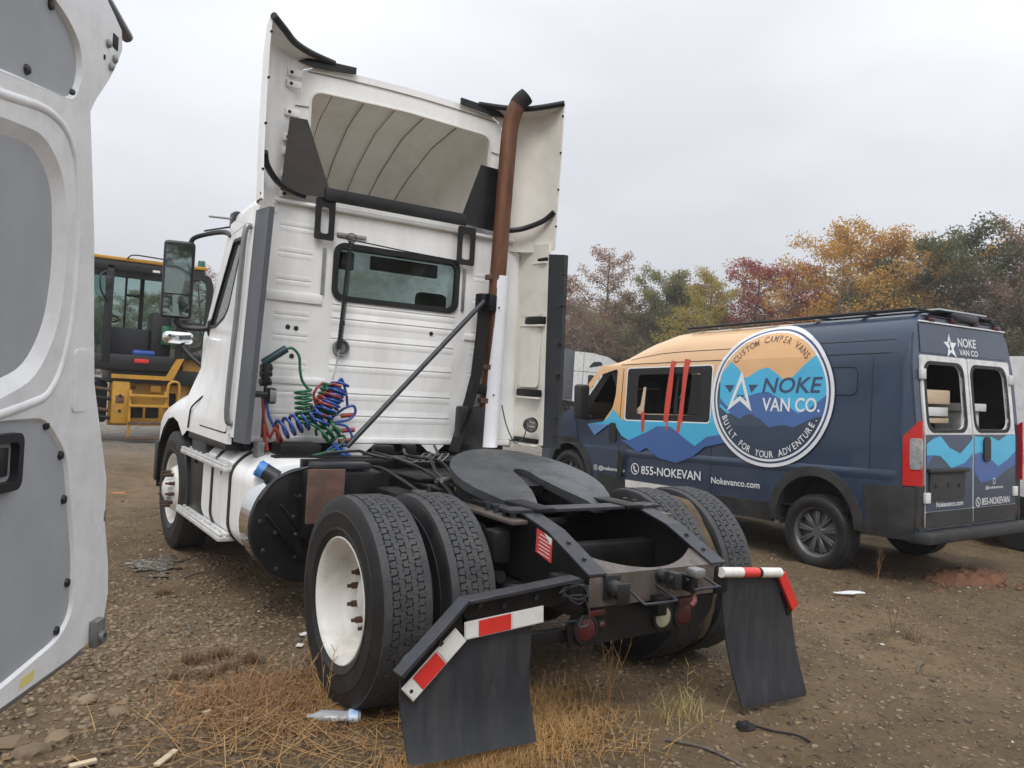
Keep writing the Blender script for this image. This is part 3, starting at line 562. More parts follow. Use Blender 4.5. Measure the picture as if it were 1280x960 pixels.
# sides, pillars and doors
for s in (-1, 1):
    f = lambda u, v, w, s=s: Vector((s*(xs(v)-w-.085*max(0., u-2.15)*min(1., max(0., (v-1.22)/.35))), u, v))
    cz = [('v', z) for z in (1.22, 1.3, 1.4, 1.57, 1.9, 2.3)]
    b = B(); plate(b, [(2.135, 1.055), (2.135, 2.72), (2.86, 2.70), (3.66, 1.84), (3.60, 1.30), (3.40, 1.055)], [round_poly([(2.165, 1.12), (2.165, 2.62), (2.74, 2.61), (3.52, 1.86), (3.38, 1.35), (3.02, 1.12)], .05)], f, .03, cz)
    O('cab_side', b, M['white'], truck, 30)
    win = round_poly([(2.23, 2.53), (2.62, 2.55), (3.38, 1.90), (3.05, 1.90), (2.72, 1.96), (2.56, 2.03)], .05)
    b = B(); plate(b, round_poly([(2.178, 1.133), (2.178, 2.607), (2.735, 2.597), (3.505, 1.86), (3.368, 1.362), (3.012, 1.133)], .05), [win], lambda u, v, w, s=s: f(u, v, w-.004), .04, cz)
    d = O('cab_door', b, M['white'], truck, 30)
    b = B(); c = Vector((2.7, 2.22)); plate(b, [tuple(c+(Vector(p)-c)*1.005) for p in win], [[tuple(c+(Vector(p)-c)*.93) for p in win]], lambda u, v, w: f(u, v, w-.009), .02); O('window_seal', b, M['rubber'], d)
    pl('pane', win, lambda u, v, w: f(u, v, .012+w), .004, M['fog'], d)
    b = B(); box(b, -.010, .010, 2.24, 2.42, 1.30, 1.40, Matrix.Translation((s*(xs(1.35)-.025), 0, 0)), .006); O('door_handle', b, M['plastic'], d)
    tub('grab_handle', spline([(s*(xs(2.55)-.005), 2.085, 2.58), (s*(xs(2.5)+.035), 2.08, 2.52), (s*(xs(2.0)+.035), 2.085, 2.0), (s*(xs(1.3)+.035), 2.09, 1.30), (s*(xs(1.2)-.005), 2.09, 1.20)], 5), .021, M['galv'], truck)
    # side extender: white panel, flexible rubber edge
    y1 = 1.945 if s < 0 else 1.735; y2 = 1.665 if s < 0 else 1.575
    g = lambda u, v, w: Vector((s*(xs(v)-.012+(2.13-u)*(.02 if s < 0 else .15)-w), u, v))
    b = B(); plate(b, [(2.15, 1.11), (2.15, 2.70 if s < 0 else 2.76), (y1, 2.70 if s < 0 else 2.76), (y1, 1.11)], [], g, .02, cz); e = O('side_extender', b, M['white'] if s < 0 else M['beige'], truck)
    b = B(); plate(b, [(y1+.02, 1.09), (y1+.02, 2.675), (y2-.02, 2.655), (y2, 1.10)], [], lambda u, v, w: g(u, v, w-.016), .035, cz); O('rubber_edge', b, M['greyrub'] if s < 0 else M['flap'], e)
    if s > 0:
        for z, hh in ((2.635, .014), (2.135, .03), (1.535, .028), (1.14, .02)):
            b = B(); box(b, 1.150, 1.19, 1.74, 2.06, z-hh, z+hh, None, .008); O('black_ledge', b, M['black'], e)
            b = B(); box(b, 1.140, 1.185, 1.745, 2.05, z-hh-.022, z-hh-.006, None, .005); O('panel_ledge', b, M['beige'], e)
        for z in (2.5, 2.25, 1.95, 1.7, 1.35, 1.2): bx('edge_clip', 1.195, 1.235, 1.555, 1.60, z-.008, z+.008, M['plastic'], e, .003)
        for z0, z1 in ((2.17, 2.60), (1.58, 2.08)):
            pl('inner_panel', rrect(1.79, 2.02, z0, z1, .03), lambda u, v, w: Vector((1.150+(2.02-u)*.13-w, u, v)), .01, M['beige'], e)
# interior: seats, dash, wheel; wet windscreen
for x in (-.5, .5):
    bx('seat_back', x-.25, x+.25, 2.42, 2.56, 1.3, 2.12, M['cabin'], truck, .05); bx('headrest', x-.14, x+.14, 2.42, 2.52, 2.13, 2.32, M['cabin'], truck, .04)
bx('dashboard', -.95, .95, 3.1, 3.45, 1.3, 1.85, M['cabin'], truck, .06)
bx('headliner', -.98, .98, 2.10, 2.80, 2.635, 2.655, M['cabin'], truck, .03)
b = B(); plate(b, [(-.95, 0), (.95, 0), (1.03, 1), (-1.03, 1)], [], lambda u, v, w: Vector((u, 3.62-.80*v+.12*(1-u*u)+w, 1.80+.88*v)), .006, [('u', k) for k in (-.7, -.35, 0, .35, .7)]); O('windscreen', b, M['fog'], truck)
b = B(); box(b, -.75, -.05, 2.84, 2.87, 2.47, 2.62, None, .01); box(b, .1, .75, 2.84, 2.87, 2.50, 2.62, None, .01); tag(O('sun_visors', b, M['cabin'], truck), kind='stuff')
# ---- roof fairing
yF = 2.10
fo = [(-.88, 2.80), (-.885, 3.66), (-.85, 3.745), (-.76, 3.79), (-.45, 3.825), (0, 3.835), (.45, 3.825), (.76, 3.79), (.85, 3.745), (.885, 3.66), (.88, 2.80)]
op = round_poly([(-.765, 2.90), (-.775, 3.63), (0, 3.655), (.775, 3.63), (.765, 2.90)], .09, 5)
b = B(); plate(b, fo, [op], fy(yF), .035); ring = O('fairing_frame', b, M['white'], truck)
b = B(); plate(b, [(x*1.0, z) for x, z in op], [[(x*.985, 3.27+(z-3.27)*.975) for x, z in op]], fy(yF-.008), .03); O('opening_lip', b, M['beige'], ring)
SEC = [(2.11, .885, 3.83), (2.45, .86, 3.81), (2.8, .81, 3.70), (3.15, .74, 3.47), (3.45, .66, 3.18), (3.7, .56, 2.93), (3.85, .45, 2.82)]
def shell(name, m, off, par):
    b = B(); g = []
    for y, hw, zt in SEC:
        hw -= off; zt -= off; rc = min(.22, (zt-2.8)*.5); P = [(-hw, 2.80)]
        for a in np.linspace(pi, pi/2, 7): P.append((-hw+rc+rc*cos(a), zt-rc-.04+rc*sin(a)))
        P += [(-hw*.4, zt-.012), (0, zt), (hw*.4, zt-.012)]
        for a in np.linspace(pi/2, 0, 7): P.append((hw-rc+rc*cos(a), zt-rc-.04+rc*sin(a)))
        P.append((hw, 2.80)); g.append([b.verts.new((x, y-off*.3, max(z, 2.80))) for x, z in P])
    for a, c in zip(g, g[1:]):
        for i in range(len(a)-1): b.faces.new((a[i], a[i+1], c[i+1], c[i]))
    b.faces.new(g[-1]); return O(name, b, m, par, 50, normals=False), [[v for v in r] for r in []]
fair, _ = shell('roof_fairing', M['white'], 0, truck); shell('fairing_liner', M['beige'], .03, fair)
def shell_pt(y, fr):           # inside surface point: fr = -1..1 across
    ys = [q[0] for q in SEC]; hw = float(np.interp(y, ys, [q[1] for q in SEC]))-.035; zt = float(np.interp(y, ys, [q[2] for q in SEC]))-.035
    rc = min(.22, (zt-2.8)*.5); x = fr*hw; z = zt-.02
    if abs(x) > hw-rc: k = (abs(x)-(hw-rc))/rc; z = zt-rc-.04+rc*sqrt(max(0, 1-k*k))
    return Vector((x, y-.01, max(2.82, z)))
for fr_ in (-.90, -.58, -.26, .06, .38, .75): tub('liner_seam', [shell_pt(y, fr_) for y in np.linspace(2.2, 3.80, 22)], .0045, M['seam'], fair, 5)
# flared edges of the fairing
def flare(s):
    Fp = [(-.88, yF, 2.70), (-.88, yF, 3.0), (-.882, yF, 3.35), (-.885, yF, 3.62), (-.87, yF, 3.71), (-.84, yF, 3.755), (-.78, yF, 3.785), (-.70, yF, 3.80), (-.60, yF, 3.81)]
    Ep = [(-1.185, 1.685, 2.70), (-1.195, 1.70, 3.0), (-1.20, 1.70, 3.35), (-1.20, 1.70, 3.70), (-1.195, 1.695, 3.895), (-1.08, 1.80, 3.865), (-.97, 1.92, 3.85), (-.82, 2.02, 3.848), (-.62, 2.085, 3.845)]
    b = B(); g = []
    for fp, ep in zip(Fp, Ep):
        fp = Vector(fp); ep = Vector(ep); row = []
        for t in np.linspace(0, 1, 7):
            p = fp.lerp(ep, t); p.x += -.10*sin(pi*t)*(1 if abs(ep.x) > .9 else .2); p.y += .03*sin(pi*t); row.append(p)
        g.append(row)
    for side in (0, 1):
        V = [[b.verts.new((s*-1*p.x-(.012*side*s*-1*-1 if False else 0), p.y+.0, p.z)) if not side else b.verts.new((s*-1*p.x+s*.014, p.y+.004, p.z+.008)) for p in r] for r in g]
        for a, c in zip(V, V[1:]):
            for i in range(6): b.faces.new((a[i], a[i+1], c[i+1], c[i]) if side else (a[i+1], a[i], c[i], c[i+1]))
        if not side: V0 = V
    for i in range(len(g)-1):
        b.faces.new((V0[i][6], V0[i+1][6], V[i+1][6], V[i][6]))
    o = O('fairing_wing', b, M['beige'] if s > 0 else M['white'], truck, 40, normals=False)
    tr = [Vector((-s*p[0], p[1]-.012, p[2]+.006)) for p in Ep[4:]]
    tub('rubber_trim', spline(tr, 6), .024, M['rubber'], o)
    k = B(); plate(k, [(-.88, 3.80), (-.80, 3.845), (-.45, 3.862), (-.45, 3.815), (-.75, 3.785)], [], lambda u, v, w: Vector((-s*u, 2.06+w, v)), .02); O('rubber_lip', k, M['blackp'], o)
    tub('bottom_strip', spline([(-s*-.80, 2.0, 2.84), (-s*-.88, 1.985, 2.85), (-s*-1.02, 1.92, 2.88), (-s*-1.14, 1.80, 2.95), (-s*-1.185, 1.72, 3.02)], 5), .022, M['blackp'], o)
    for z in (3.70, 3.62, 3.42, 3.24, 3.14, 2.98, 2.84, 2.78):
        bx('mount_tab', min(s*.86, s*.965), max(s*.86, s*.965), 2.045, 2.06, z-.026, z+.026, M['white'], o, .004)
        k = B(); lathe(k, [(.013, 0), (.011, .006), (0, .006)], axis((s*.935, 2.046, z), (0, -1, 0)), 10); O('tab_bolt', k, M['black'], o)
    for z in (3.8, 3.5, 3.2, 2.9, 2.74):
        k = B(); lathe(k, [(.010, 0), (.008, .008), (0, .008)], axis((s*1.197, 1.70, z), (0, -1, 0)), 8); O('edge_bolt', k, M['black'], o)
for s in (-1, 1): flare(s)
tub('frame_seam', [(x, 2.094, 3.752+.028*(1-(x/.8)**2)) for x in np.linspace(-.80, .80, 13)], .004, M['seam'], ring, 5)
for s in (-1, 1): tub('frame_seam', [(s*.782, 2.094, 3.50), (s*.88, 2.094, 3.49)], .004, M['seam'], ring, 5)
bx('fairing_beam', -.66, .52, 1.975, 2.0, 2.832, 2.925, M['blackp'], truck, .004)
pl('gusset_plate', [(-.945, 3.37), (-.82, 3.376), (-.63, 2.92), (-.64, 2.85), (-.98, 2.85)], fy(1.99), .01, M['gusset'], truck)
pl('gusset_plate', [(.63, 3.345), (.79, 3.34), (.815, 2.83), (.50, 2.85), (.485, 2.92)], fy(1.99), .01, M['blackp'], truck)
for x0, x1, z0, z1 in ((-.715, -.568, 2.552, 2.85), (.465, .625, 2.525, 2.83)):
    pl('hinge_plate', rrect(x0, x1, z0, z1, .015), fy(2.0), .012, M['blackp'], truck, holes=[rrect(x0+.042, x1-.042, z0+.045, z1-.06, .02)])
tub('tender_cable', [(-.55, 1.985, 2.585), (0, 1.985, 2.558), (.47, 1.985, 2.545)], .005, M['black'], truck, 5)
# ---- exhaust stack, heat shield, stanchion, brace
ex = tub('exhaust_stack', spline([(.715, 1.96, 1.02), (.765, 1.93, 1.10), (.775, 1.92, 1.2), (.787, 1.90, 2.0), (.797, 1.90, 2.6), (.81, 1.90, 3.2), (.822, 1.90, 3.62), (.835, 1.885, 3.76), (.868, 1.86, 3.87), (.915, 1.83, 3.925)], 7), .066, M['rust'], truck, 24)
tub('sooty_tip', spline([(.856, 1.868, 3.845), (.880, 1.852, 3.888), (.917, 1.829, 3.9265)], 5), [.0672, .0675, .0680, .0682, .0684, .0686, .0688, .0689, .069, .0692, .0692], M['soot'], ex, 24)
b = B(); lathe(b, [(.0, -.001), (.058, .002), (.066, .004)], axis((.917, 1.828, 3.927), (.047, -.03, .055)), 24); O('stack_mouth', b, M['groove'], ex)
b = B(); rows = []
for z in np.linspace(1.08, 2.46, 14):
    cx = .788+(z-1.2)*.0135; rows.append([b.verts.new((cx+.010+.080*cos(a), 1.90+.080*sin(a), z)) for a in np.linspace(-pi*.84, pi*.25, 14)])
for a, c in zip(rows, rows[1:]):
    for i in range(13): b.faces.new((a[i], a[i+1], c[i+1], c[i]))
M['shield'] = mat('heat_shield', (.80, .82, .86), .3, .1, var=.04); O('heat_shield', b, M['shield'], ex)
for z in (2.2, 1.5):
    k = B(); lathe(k, [(.008, 0), (.007, .004), (0, .004)], axis((.775, 1.822, z), (-.1, -1, 0)), 8); O('shield_bolt', k, M['black'], ex)
for z in (2.44, 1.72, 1.45):
    b = B(); lathe(b, [(.068, -.022), (.074, -.02), (.074, .02), (.068, .022)], Matrix.Translation((.79+(z-1.2)*.012, 1.90, z)), 24); box(b, .69, .73, 1.87, 1.93, z-.02, z+.02, None, .004); O('clamp', b, M['rustplate'], ex)
b = B()
for a0, a1 in (((.66, 1.87, 2.29), (.655, 1.87, 2.0)), ((.655, 1.87, 2.0), (.63, 1.87, 1.65)), ((.63, 1.87, 1.65), (.585, 1.87, 1.45)), ((.585, 1.87, 1.45), (.47, 1.87, 1.05))):
    d = Vector(a1)-Vector(a0); x, y, z = frame_z(d); mt = Matrix(((x.x, 0, z.x, a0[0]), (x.y, 1, z.y, a0[1]), (x.z, 0, z.z, a0[2]), (0, 0, 0, 1))); box(b, -.045, .045, -.04, .04, -.01, d.length+.01, mt)
stan = O('stack_stanchion', b, M['blackp'], truck)
bx('stanchion_head', .61, .76, 1.83, 1.93, 2.16, 2.30, M['black'], stan, .012); bx('stanchion_foot', .50, .72, 1.84, 1.95, 1.05, 1.40, M['blackp'], stan, .02); bx('stanchion_arm', .60, .77, 1.86, 1.92, 1.50, 1.58, M['black'], stan, .01)
tub('brace_bar', [(.63, 1.82, 2.235), (-.50, 1.68, 1.09)], .019, M['gunmetal'], truck, 12)
# ---- right-hand work lamp and wire
b = B(); lathe(b, [(0, .05), (.05, .045), (.062, 0), (.062, -.012), (.055, -.016)], axis((1.10, 1.74, 1.275), (0, 1, 0)), 24); wl = O('work_lamp', b, M['plastic'], truck)
b = B(); lathe(b, [(.054, 0), (0, .002)], axis((1.10, 1.735, 1.275), (0, -1, 0)), 24); O('lamp_face', b, M['steel'], wl)
for dx in (-.018, .018):
    for dz in (-.018, .018):
        k = B(); lathe(k, [(.013, 0), (.010, .007), (0, .008)], axis((1.10+dx, 1.732, 1.275+dz), (0, -1, 0)), 12); O('lamp_led', k, M['chrome'], wl)
tub('lamp_wire', spline([(.93, 1.93, 1.42), (.97, 1.9, 1.25), (1.03, 1.85, 1.12), (1.09, 1.82, 1.17), (1.10, 1.80, 1.26)], 6), .005, M['plastic'], truck, 5)
# ---- left: work lamp, glad hands, air lines, tender spring
b = B(); box(b, -1.02, -.965, 1.84, 1.92, 1.36, 1.47, None, .015); cyl(b, (-1.12, 1.90, 1.42), (-1.0, 1.88, 1.42), .022, n=12); wl = O('work_lamp', b, M['plastic'], truck)
b = B(); box(b, -1.015, -.97, 1.832, 1.838, 1.375, 1.455, None, .002); O('lamp_face', b, M['steel'], wl)
tub('stand_pipe', [(-1.015, 1.95, 1.12), (-1.015, 1.95, 1.52)], .012, M['brown'], truck, 8)
b = B(); 
for z in (1.50, 1.56, 1.60): cyl(b, (-1.06, 1.93, z), (-.985, 1.93, z+.01), .026, n=10)
box(b, -1.05, -1.0, 1.90, 1.96, 1.48, 1.66, None, .01); O('glad_hand', b, M['plastic'], truck)
tub('plug_body', [(-1.05, 1.92, 1.635), (-.90, 1.90, 1.745)], .028, mat('plug_teal', (.02, .06, .07), .45), truck, 12)
HO = []
def hose(name, pts, m, r=.0100): b = B(); tube(b, pts, r, 8); o = O(name, b, m, truck, 80); return o
hose('green_hose', spline([(-.90, 1.90, 1.745), (-.86, 1.89, 1.75), (-.815, 1.88, 1.70), (-.80, 1.88, 1.60), (-.78, 1.88, 1.53), (-.735, 1.88, 1.475)], 8)+helix((-.775, 1.87, 1.47), (-.755, 1.86, 1.24), .055, 6.5, 14, ph=1)+spline([(-.72, 1.85, 1.24), (-.60, 1.84, 1.20)], 4)+helix((-.60, 1.84, 1.22), (-.50, 1.84, 1.10), .06, 2.5, 14)+spline([(-.52, 1.80, 1.07), (-.62, 1.76, 1.04), (-.76, 1.74, 1.01)], 5), M['green'])
hose('green_hose', helix((-.64, 1.88, 1.26), (-.57, 1.88, 1.52), .058, 8, 14, ph=2), M['green'])
hose('blue_hose', spline([(-1.02, 1.90, 1.40), (-1.0, 1.88, 1.28), (-.95, 1.87, 1.18)], 6)+helix((-.93, 1.86, 1.18), (-.64, 1.86, 1.30), .068, 6, 14)+helix((-.62, 1.85, 1.33), (-.53, 1.85, 1.47), .062, 5, 14, r2=.05)+spline([(-.53, 1.86, 1.50), (-.50, 1.86, 1.56), (-.46, 1.85, 1.45), (-.45, 1.84, 1.36)], 5), M['blue'])
hose('green_hose', helix((-.70, 1.83, 1.20), (-.56, 1.83, 1.38), .05, 5, 14, ph=.7), M['green']); hose('blue_hose', helix((-.66, 1.82, 1.24), (-.52, 1.83, 1.50), .066, 6, 14, ph=1.9), M['blue']); hose('blue_hose', helix((-.60, 1.80, 1.34), (-.50, 1.82, 1.54), .045, 5, 14), M['blue']); hose('red_hose', helix((-.66, 1.81, 1.30), (-.53, 1.81, 1.50), .058, 3, 14, ph=3), M['redh']); hose('green_hose', helix((-.66, 1.80, 1.15), (-.54, 1.80, 1.22), .055, 3, 14), M['green'])
hose('blue_hose', spline([(-.56, 1.84, 1.28), (-.48, 1.82, 1.35), (-.42, 1.80, 1.37), (-.405, 1.80, 1.32), (-.45, 1.81, 1.27), (-.54, 1.82, 1.245), (-.46, 1.80, 1.22), (-.42, 1.79, 1.14), (-.46, 1.79, 1.09), (-.55, 1.80, 1.08), (-.60, 1.81, 1.04)], 7), M['blue'])
hose('blue_hose', spline([(-.56, 1.80, 1.10), (-.50, 1.78, 1.03), (-.43, 1.76, .985)], 5), M['blue'], .016); hose('blue_hose', spline([(-.53, 1.81, 1.10), (-.47, 1.79, 1.04), (-.41, 1.77, 1.0)], 5), M['blue'], .014)
hose('red_hose', spline([(-1.045, 1.90, 1.40), (-1.03, 1.88, 1.25), (-.99, 1.87, 1.12)], 6)+helix((-.95, 1.88, 1.16), (-.66, 1.88, 1.29), .066, 6, 14, ph=2.4)+helix((-.64, 1.87, 1.36), (-.55, 1.87, 1.46), .06, 4, 14)+spline([(-.55, 1.88, 1.49), (-.63, 1.88, 1.52), (-.69, 1.88, 1.44), (-.66, 1.87, 1.33)], 5), M['redh'])
for p in ((-.50, 1.83, 1.295), (-.49, 1.82, 1.19), (-.51, 1.82, 1.115)): b = B(); cyl(b, p, (p[0]+.09, p[1]-.015, p[2]+.01), .017, n=10); O('hose_fitting', b, M['redh'], truck)
for x in (-1.03, -.94): hose('red_hose', spline([(x, 1.88, 1.22), (x+.01, 1.87, 1.12), (x+.03, 1.86, 1.04)], 4), M['redh'], .014)
sp = hose('tender_spring', helix((-.452, 1.95, 2.57), (-.495, 1.95, 1.77), .017, 56, 8), M['plastic'], .0055)
b = B(); tube(b, [Vector((-.452+.035*cos(a), 1.95, 2.585+.035*sin(a))) for a in np.linspace(0, 2*pi, 18)], .004, 5); O('spring_ring', b, M['black'], sp)
tub('spring_hook', spline([(-.495, 1.95, 1.77), (-.51, 1.94, 1.68), (-.53, 1.92, 1.60), (-.55, 1.90, 1.55)], 4), .006, M['steel'], sp, 6)
b = B(); lathe(b, [(0, .012), (.035, .014), (.045, .006), (.048, .02), (.062, .022), (.066, 0)], axis((-.445, 2.046, 1.785), (0, -1, 0)), 28); O('round_vent', b, M['galv'], cabback)
# ---- fuel tank, end guard, steps
b = B(); P = round_poly([(-1.185, .46), (-1.185, .90), (-1.06, 1.015), (-.62, 1.015), (-.62, .33), (-1.05, .33)], .14, 6)
plate(b, P, [], lambda u, v, w: Vector((u, 1.56+w, v)), 1.25); tk = O('fuel_tank', b, M['white'], truck, 40)
b = B(); lathe(b, [(.355, 0), (.355, .24)], axis((-.895, 1.33, .625), (0, 1, 0)), 48); O('tank_band', b, M['chrome'], tk)
b = B(); lathe(b, [(0, .035), (.345, .035), (.362, .03), (.368, 0), (.355, -.004)], axis((-.895, 1.33, .625), (0, -1, 0)), 48); eg = O('end_guard', b, M['blackp'], tk)
for i in range(5):
    x0 = -1.17+.085*i; z0 = .70+.058*i; L_ = .40
    tub('guard_rib', [(x0, 1.292, z0), (x0+.018, 1.284, z0-.008), (x0+L_*.6, 1.284, z0-L_*.75), (x0+L_*.61, 1.295, z0-L_*.76)], .009, M['blackp'], eg, 6)
for x, z in ((-1.20, .66), (-1.17, .48), (-1.10, .585), (-.955, .81), (-.99, .68), (-.97, .57), (-.96, .43), (-1.08, .36)):
    k = B(); lathe(k, [(.015, 0), (.015, .01), (.008, .014), (0, .014)], axis((x, 1.295, z), (0, -1, 0)), 10); O('guard_bolt', k, M['gunmetal'], eg)
for y in (2.02, 2.50):
    b = B(); Q = [(x*1.0+(x+.85)*.025, .67+(z-.67)*1.025) for x, z in P]; plate(b, Q, [[(x, z) for x, z in P]], lambda u, v, w: Vector((u, y+w, v)), .045); O('tank_strap', b, M['rubber'], tk)
b = B(); cyl(b, (-1.13, 1.48, .945), (-1.00, 1.40, .865), .052, n=20); nk = O('filler_neck', b, M['plastic'], tk)
b = B(); lathe(b, [(0, .055), (.035, .055), (.052, .045), (.056, .0)], axis((-1.13, 1.48, .945), (-.13, .08, .08)), 16)
for v in b.verts:
    d_ = v.co-Vector((-1.13, 1.48, .945)); v.co += d_*.10*cos(6*atan2(d_.z, d_.y))
O('filler_cap', b, M['capblue'], tk)
b = B(); lathe(b, [(.055, 0), (.055, .025), (0, .028)], axis((-.98, 2.12, 1.012), (0, 0, 1)), 20); O('tank_cap', b, M['alu'], tk)
for z, x0, nbar in ((.915, -1.235, 3), (.435, -1.245, 4)):
    b = B(); box(b, x0, x0+.20, 2.05, 3.38, z-.045, z-.012, None, .006); st = O('step', b, M['alu'], truck)
    for i in range(nbar): bx('tread_bar', x0+.004+i*.196/nbar, x0+.004+i*.196/nbar+.03, 2.052, 3.378, z-.012, z+.008, M['alu'], st, .004)
    for y in np.arange(2.12, 3.36, .14): bx('cross_bar', x0+.006, x0+.194, y-.014, y+.014, z-.011, z+.003, M['alu'], st, .003)
    for y in (2.3, 3.1): bx('step_bracket', x0+.05, -1.05, y-.02, y+.02, z-.10, z-.046, M['black'], st, .005)
bx('splash_panel', -1.17, -.62, 2.84, 3.30, .40, 1.05, M['plastic'], truck, .02)
bx('sill_trim', -1.19, -1.02, 2.2, 3.34, 1.00, 1.052, M['plastic'], truck, .008)
bx('rust_plate', -1.045, -.815, .93, .95, .70, 1.022, M['rustplate'], truck, .004); bx('rear_guard', -.96, -.50, .96, 1.28, .55, 1.0, M['black'], truck, .02)
tub('guard_edge', spline([(-1.22, 1.25, .80), (-1.14, 1.2, .93), (-1.0, 1.15, 1.0), (-.85, 1.1, 1.03), (-.6, 1.08, 1.035)], 5), .012, M['gunmetal'], truck, 6)
b = B(); P = round_poly([(1.175, .40), (1.175, .93), (1.06, 1.03), (.62, 1.03), (.62, .36), (1.05, .36)], .12, 5); plate(b, P, [], lambda u, v, w: Vector((u, 1.42+w, v)), 1.5); O('fuel_tank', b, M['white'], truck, 40)
bx('bracket_post', -1.08, -1.03, 1.83, 1.93, .98, 1.10, M['galv'], truck, .006)
# ---- hood and fenders
ys = [2.95, 3.10, 3.27, 3.35, 3.5, 3.7, 3.888, 4.08, 4.26, 4.40, 4.48, 4.56, 4.66, 4.8, 5.1, 5.35]
b = B(); g = []
for y in ys:
    zc = float(np.interp(y, [2.95, 3.45, 5.35], [1.92, 1.80, 1.42])); ft = float(np.interp(y, [2.95, 3.2, 3.6, 3.9, 4.2, 4.45, 4.6, 4.8, 5.35], [1.36, 1.37, 1.36, 1.335, 1.28, 1.19, 1.10, .98, .92]))
    hw = float(np.interp(y, [2.95, 3.6, 5.35], [1.06, .92, .62])); q = (y-3.888)/.63
    zb = .50+.63*sqrt(1-q*q) if abs(q) < 1 else (1.06 if y < 3.3 else .52)
    if y < 3.45: zb = max(zb, 1.055)
    xo = float(np.interp(y, [2.95, 4.4, 4.8, 5.35], [1.195, 1.20, 1.12, .9]))
    row = [(0, zc), (hw*.5, zc-.02), (hw*.85, zc-.09), (hw, zc-.20 if y > 3.3 else zc-.25), (max(hw+.03, xo-.24), ft+.03), (xo-.10, ft-.015), (xo-.025, ft-.08), (xo, ft-.16), (xo+.005, max(zb, .5))]
    g.append([b.verts.new((-x, y, z)) for x, z in row[::-1]]+[b.verts.new((x, y, z)) for x, z in row[1:]])
for a, c in zip(g, g[1:]):
    for i in range(len(a)-1): b.faces.new((a[i], a[i+1], c[i+1], c[i]))
b.faces.new(g[-1]); hd = O('hood', b, M['white'], truck, 45)
for s in (-1, 1):
    b = B(); rows = []
    for x in (1.19, .72): rows.append([b.verts.new((s*x, 3.888+.615*cos(a), .50+.615*sin(a))) for a in np.linspace(-.1, pi+.1, 24)])
    for i in range(23): b.faces.new((rows[0][i], rows[0][i+1], rows[1][i+1], rows[1][i]))
    O('wheel_well', b, M['groove'], hd)
    tub('hood_seam', spline([(s*1.165, 3.05, 1.35), (s*1.203, 3.18, 1.27), (s*1.205, 3.26, 1.22), (s*1.207, 3.30, 1.08)], 5), .007, M['groove'], hd, 6)
    bx('fender_flap', s*1.20-.012, s*1.20+.012, 4.44, 4.55, .50, .86, M['plastic'], hd, .005)
bx('front_bumper', -.92, .92, 5.05, 5.45, .35, .72, M['white'], truck, .06); bx('grille', -.42, .42, 5.33, 5.37, .75, 1.3, M['chrome'], truck, .02)
# ---- mirrors
def mirror_set(s):
    b = B(); box(b, -.12, .12, 0, .10, -.318, .318, None, .03, 3); mm = O('mirror', b, M['plastic'], truck); mm.location = (s*1.335, 3.40, 2.28); mm.rotation_euler = (0, 0, radians(14)*s)
    for z0, z1, nm in ((-.115, .298, 'mirror_glass'), (-.298, -.125, 'convex_glass')):
        k = B(); plate(k, rrect(-.098, .098, z0, z1, .015), [], lambda u, v, w: Vector((u, -.003+w+(.02*(u*u+(v+.2)**2)*10 if nm[0] == 'c' else .0), v)), .002, [('u', t) for t in (-.06, -.02, .02, .06)] if nm[0] == 'c' else []); O(nm, k, M['mirror'], mm, 60)
    tub('mirror_arm', spline([(s*1.25, 3.42, 2.56), (s*1.23, 3.41, 2.63), (s*1.15, 3.30, 2.665), (s*1.09, 3.0, 2.655), (s*1.08, 2.80, 2.60)], 5), .020, M['plastic'], truck)
    tub('mirror_arm', [(s*1.17, 3.30, 2.69), (s*1.04, 2.80, 2.69)], .008, M['plastic'], truck)
    tub('mirror_arm', spline([(s*1.33, 3.42, 1.96), (s*1.28, 3.42, 1.90), (s*1.14, 3.38, 1.89), (s*1.03, 3.35, 1.92)], 5), .024, M['plastic'], truck)
    k = B(); lathe(k, [(0, 0), (.05, 0), (.065, .05), (.06, .12), (.03, .15), (0, .15)], axis((s*1.03, 3.36, 1.84), (0, 0, 1)), 16); O('mirror_base', k, M['plastic'], truck)
    k = B(); box(k, -.13, .13, -.06, .06, -.055, .055, None, .04, 3); h = O('hood_mirror', k, M['chrome'], truck); h.location = (s*1.13, 4.25, 1.83)
    tub('hood_mirror_arm', spline([(s*1.10, 4.25, 1.78), (s*1.05, 4.2, 1.70), (s*.93, 4.1, 1.58), (s*.84, 4.05, 1.56)], 5), .018, M['plastic'], truck)
for s in (-1, 1): mirror_set(s)
tub('antenna', [(-1.05, 2.82, 2.74), (-1.20, 3.05, 2.77)], .009, M['steel'], truck, 6); bx('roof_bracket', -1.08, -1.02, 2.78, 2.92, 2.66, 2.80, M['plastic'], truck, .02)
# ---- mud flaps with reflective bars
def bar(bm, p, q, hh, t):
    p = Vector(p); q = Vector(q); d = q-p; x = d.normalized(); y = Vector((0, 1, 0)); z = x.cross(y); m4 = Matrix(((x.x, y.x, z.x, p.x), (x.y, y.y, z.y, p.y), (x.z, y.z, z.z, p.z), (0, 0, 0, 1))); box(bm, 0, d.length, -t/2, t/2, -hh/2, hh/2, m4, .002, 1)
b = B(); P = [(-1.29, .455), (-1.06, .68), (-.695, .70), (-.70, .0), (-1.27, -.02)]
def flapf(u, v, w):
    k = max(0., (.30-v)/.30); return Vector((u+.03*k, -.895-.055*k*k+.012*sin((u+1)*7)*k+w, v*.90+.085))
plate(b, round_poly([(-1.305, .47), (-1.06, .66), (-.695, .66), (-.69, .0), (-1.30, .03)], .02), [], flapf, .008, [('v', z) for z in (.05, .1, .15, .2, .25, .3)]+[('u', x) for x in (-1.15, -1, -.85)])
fl = O('mud_flap', b, M['flap'], truck, 50)
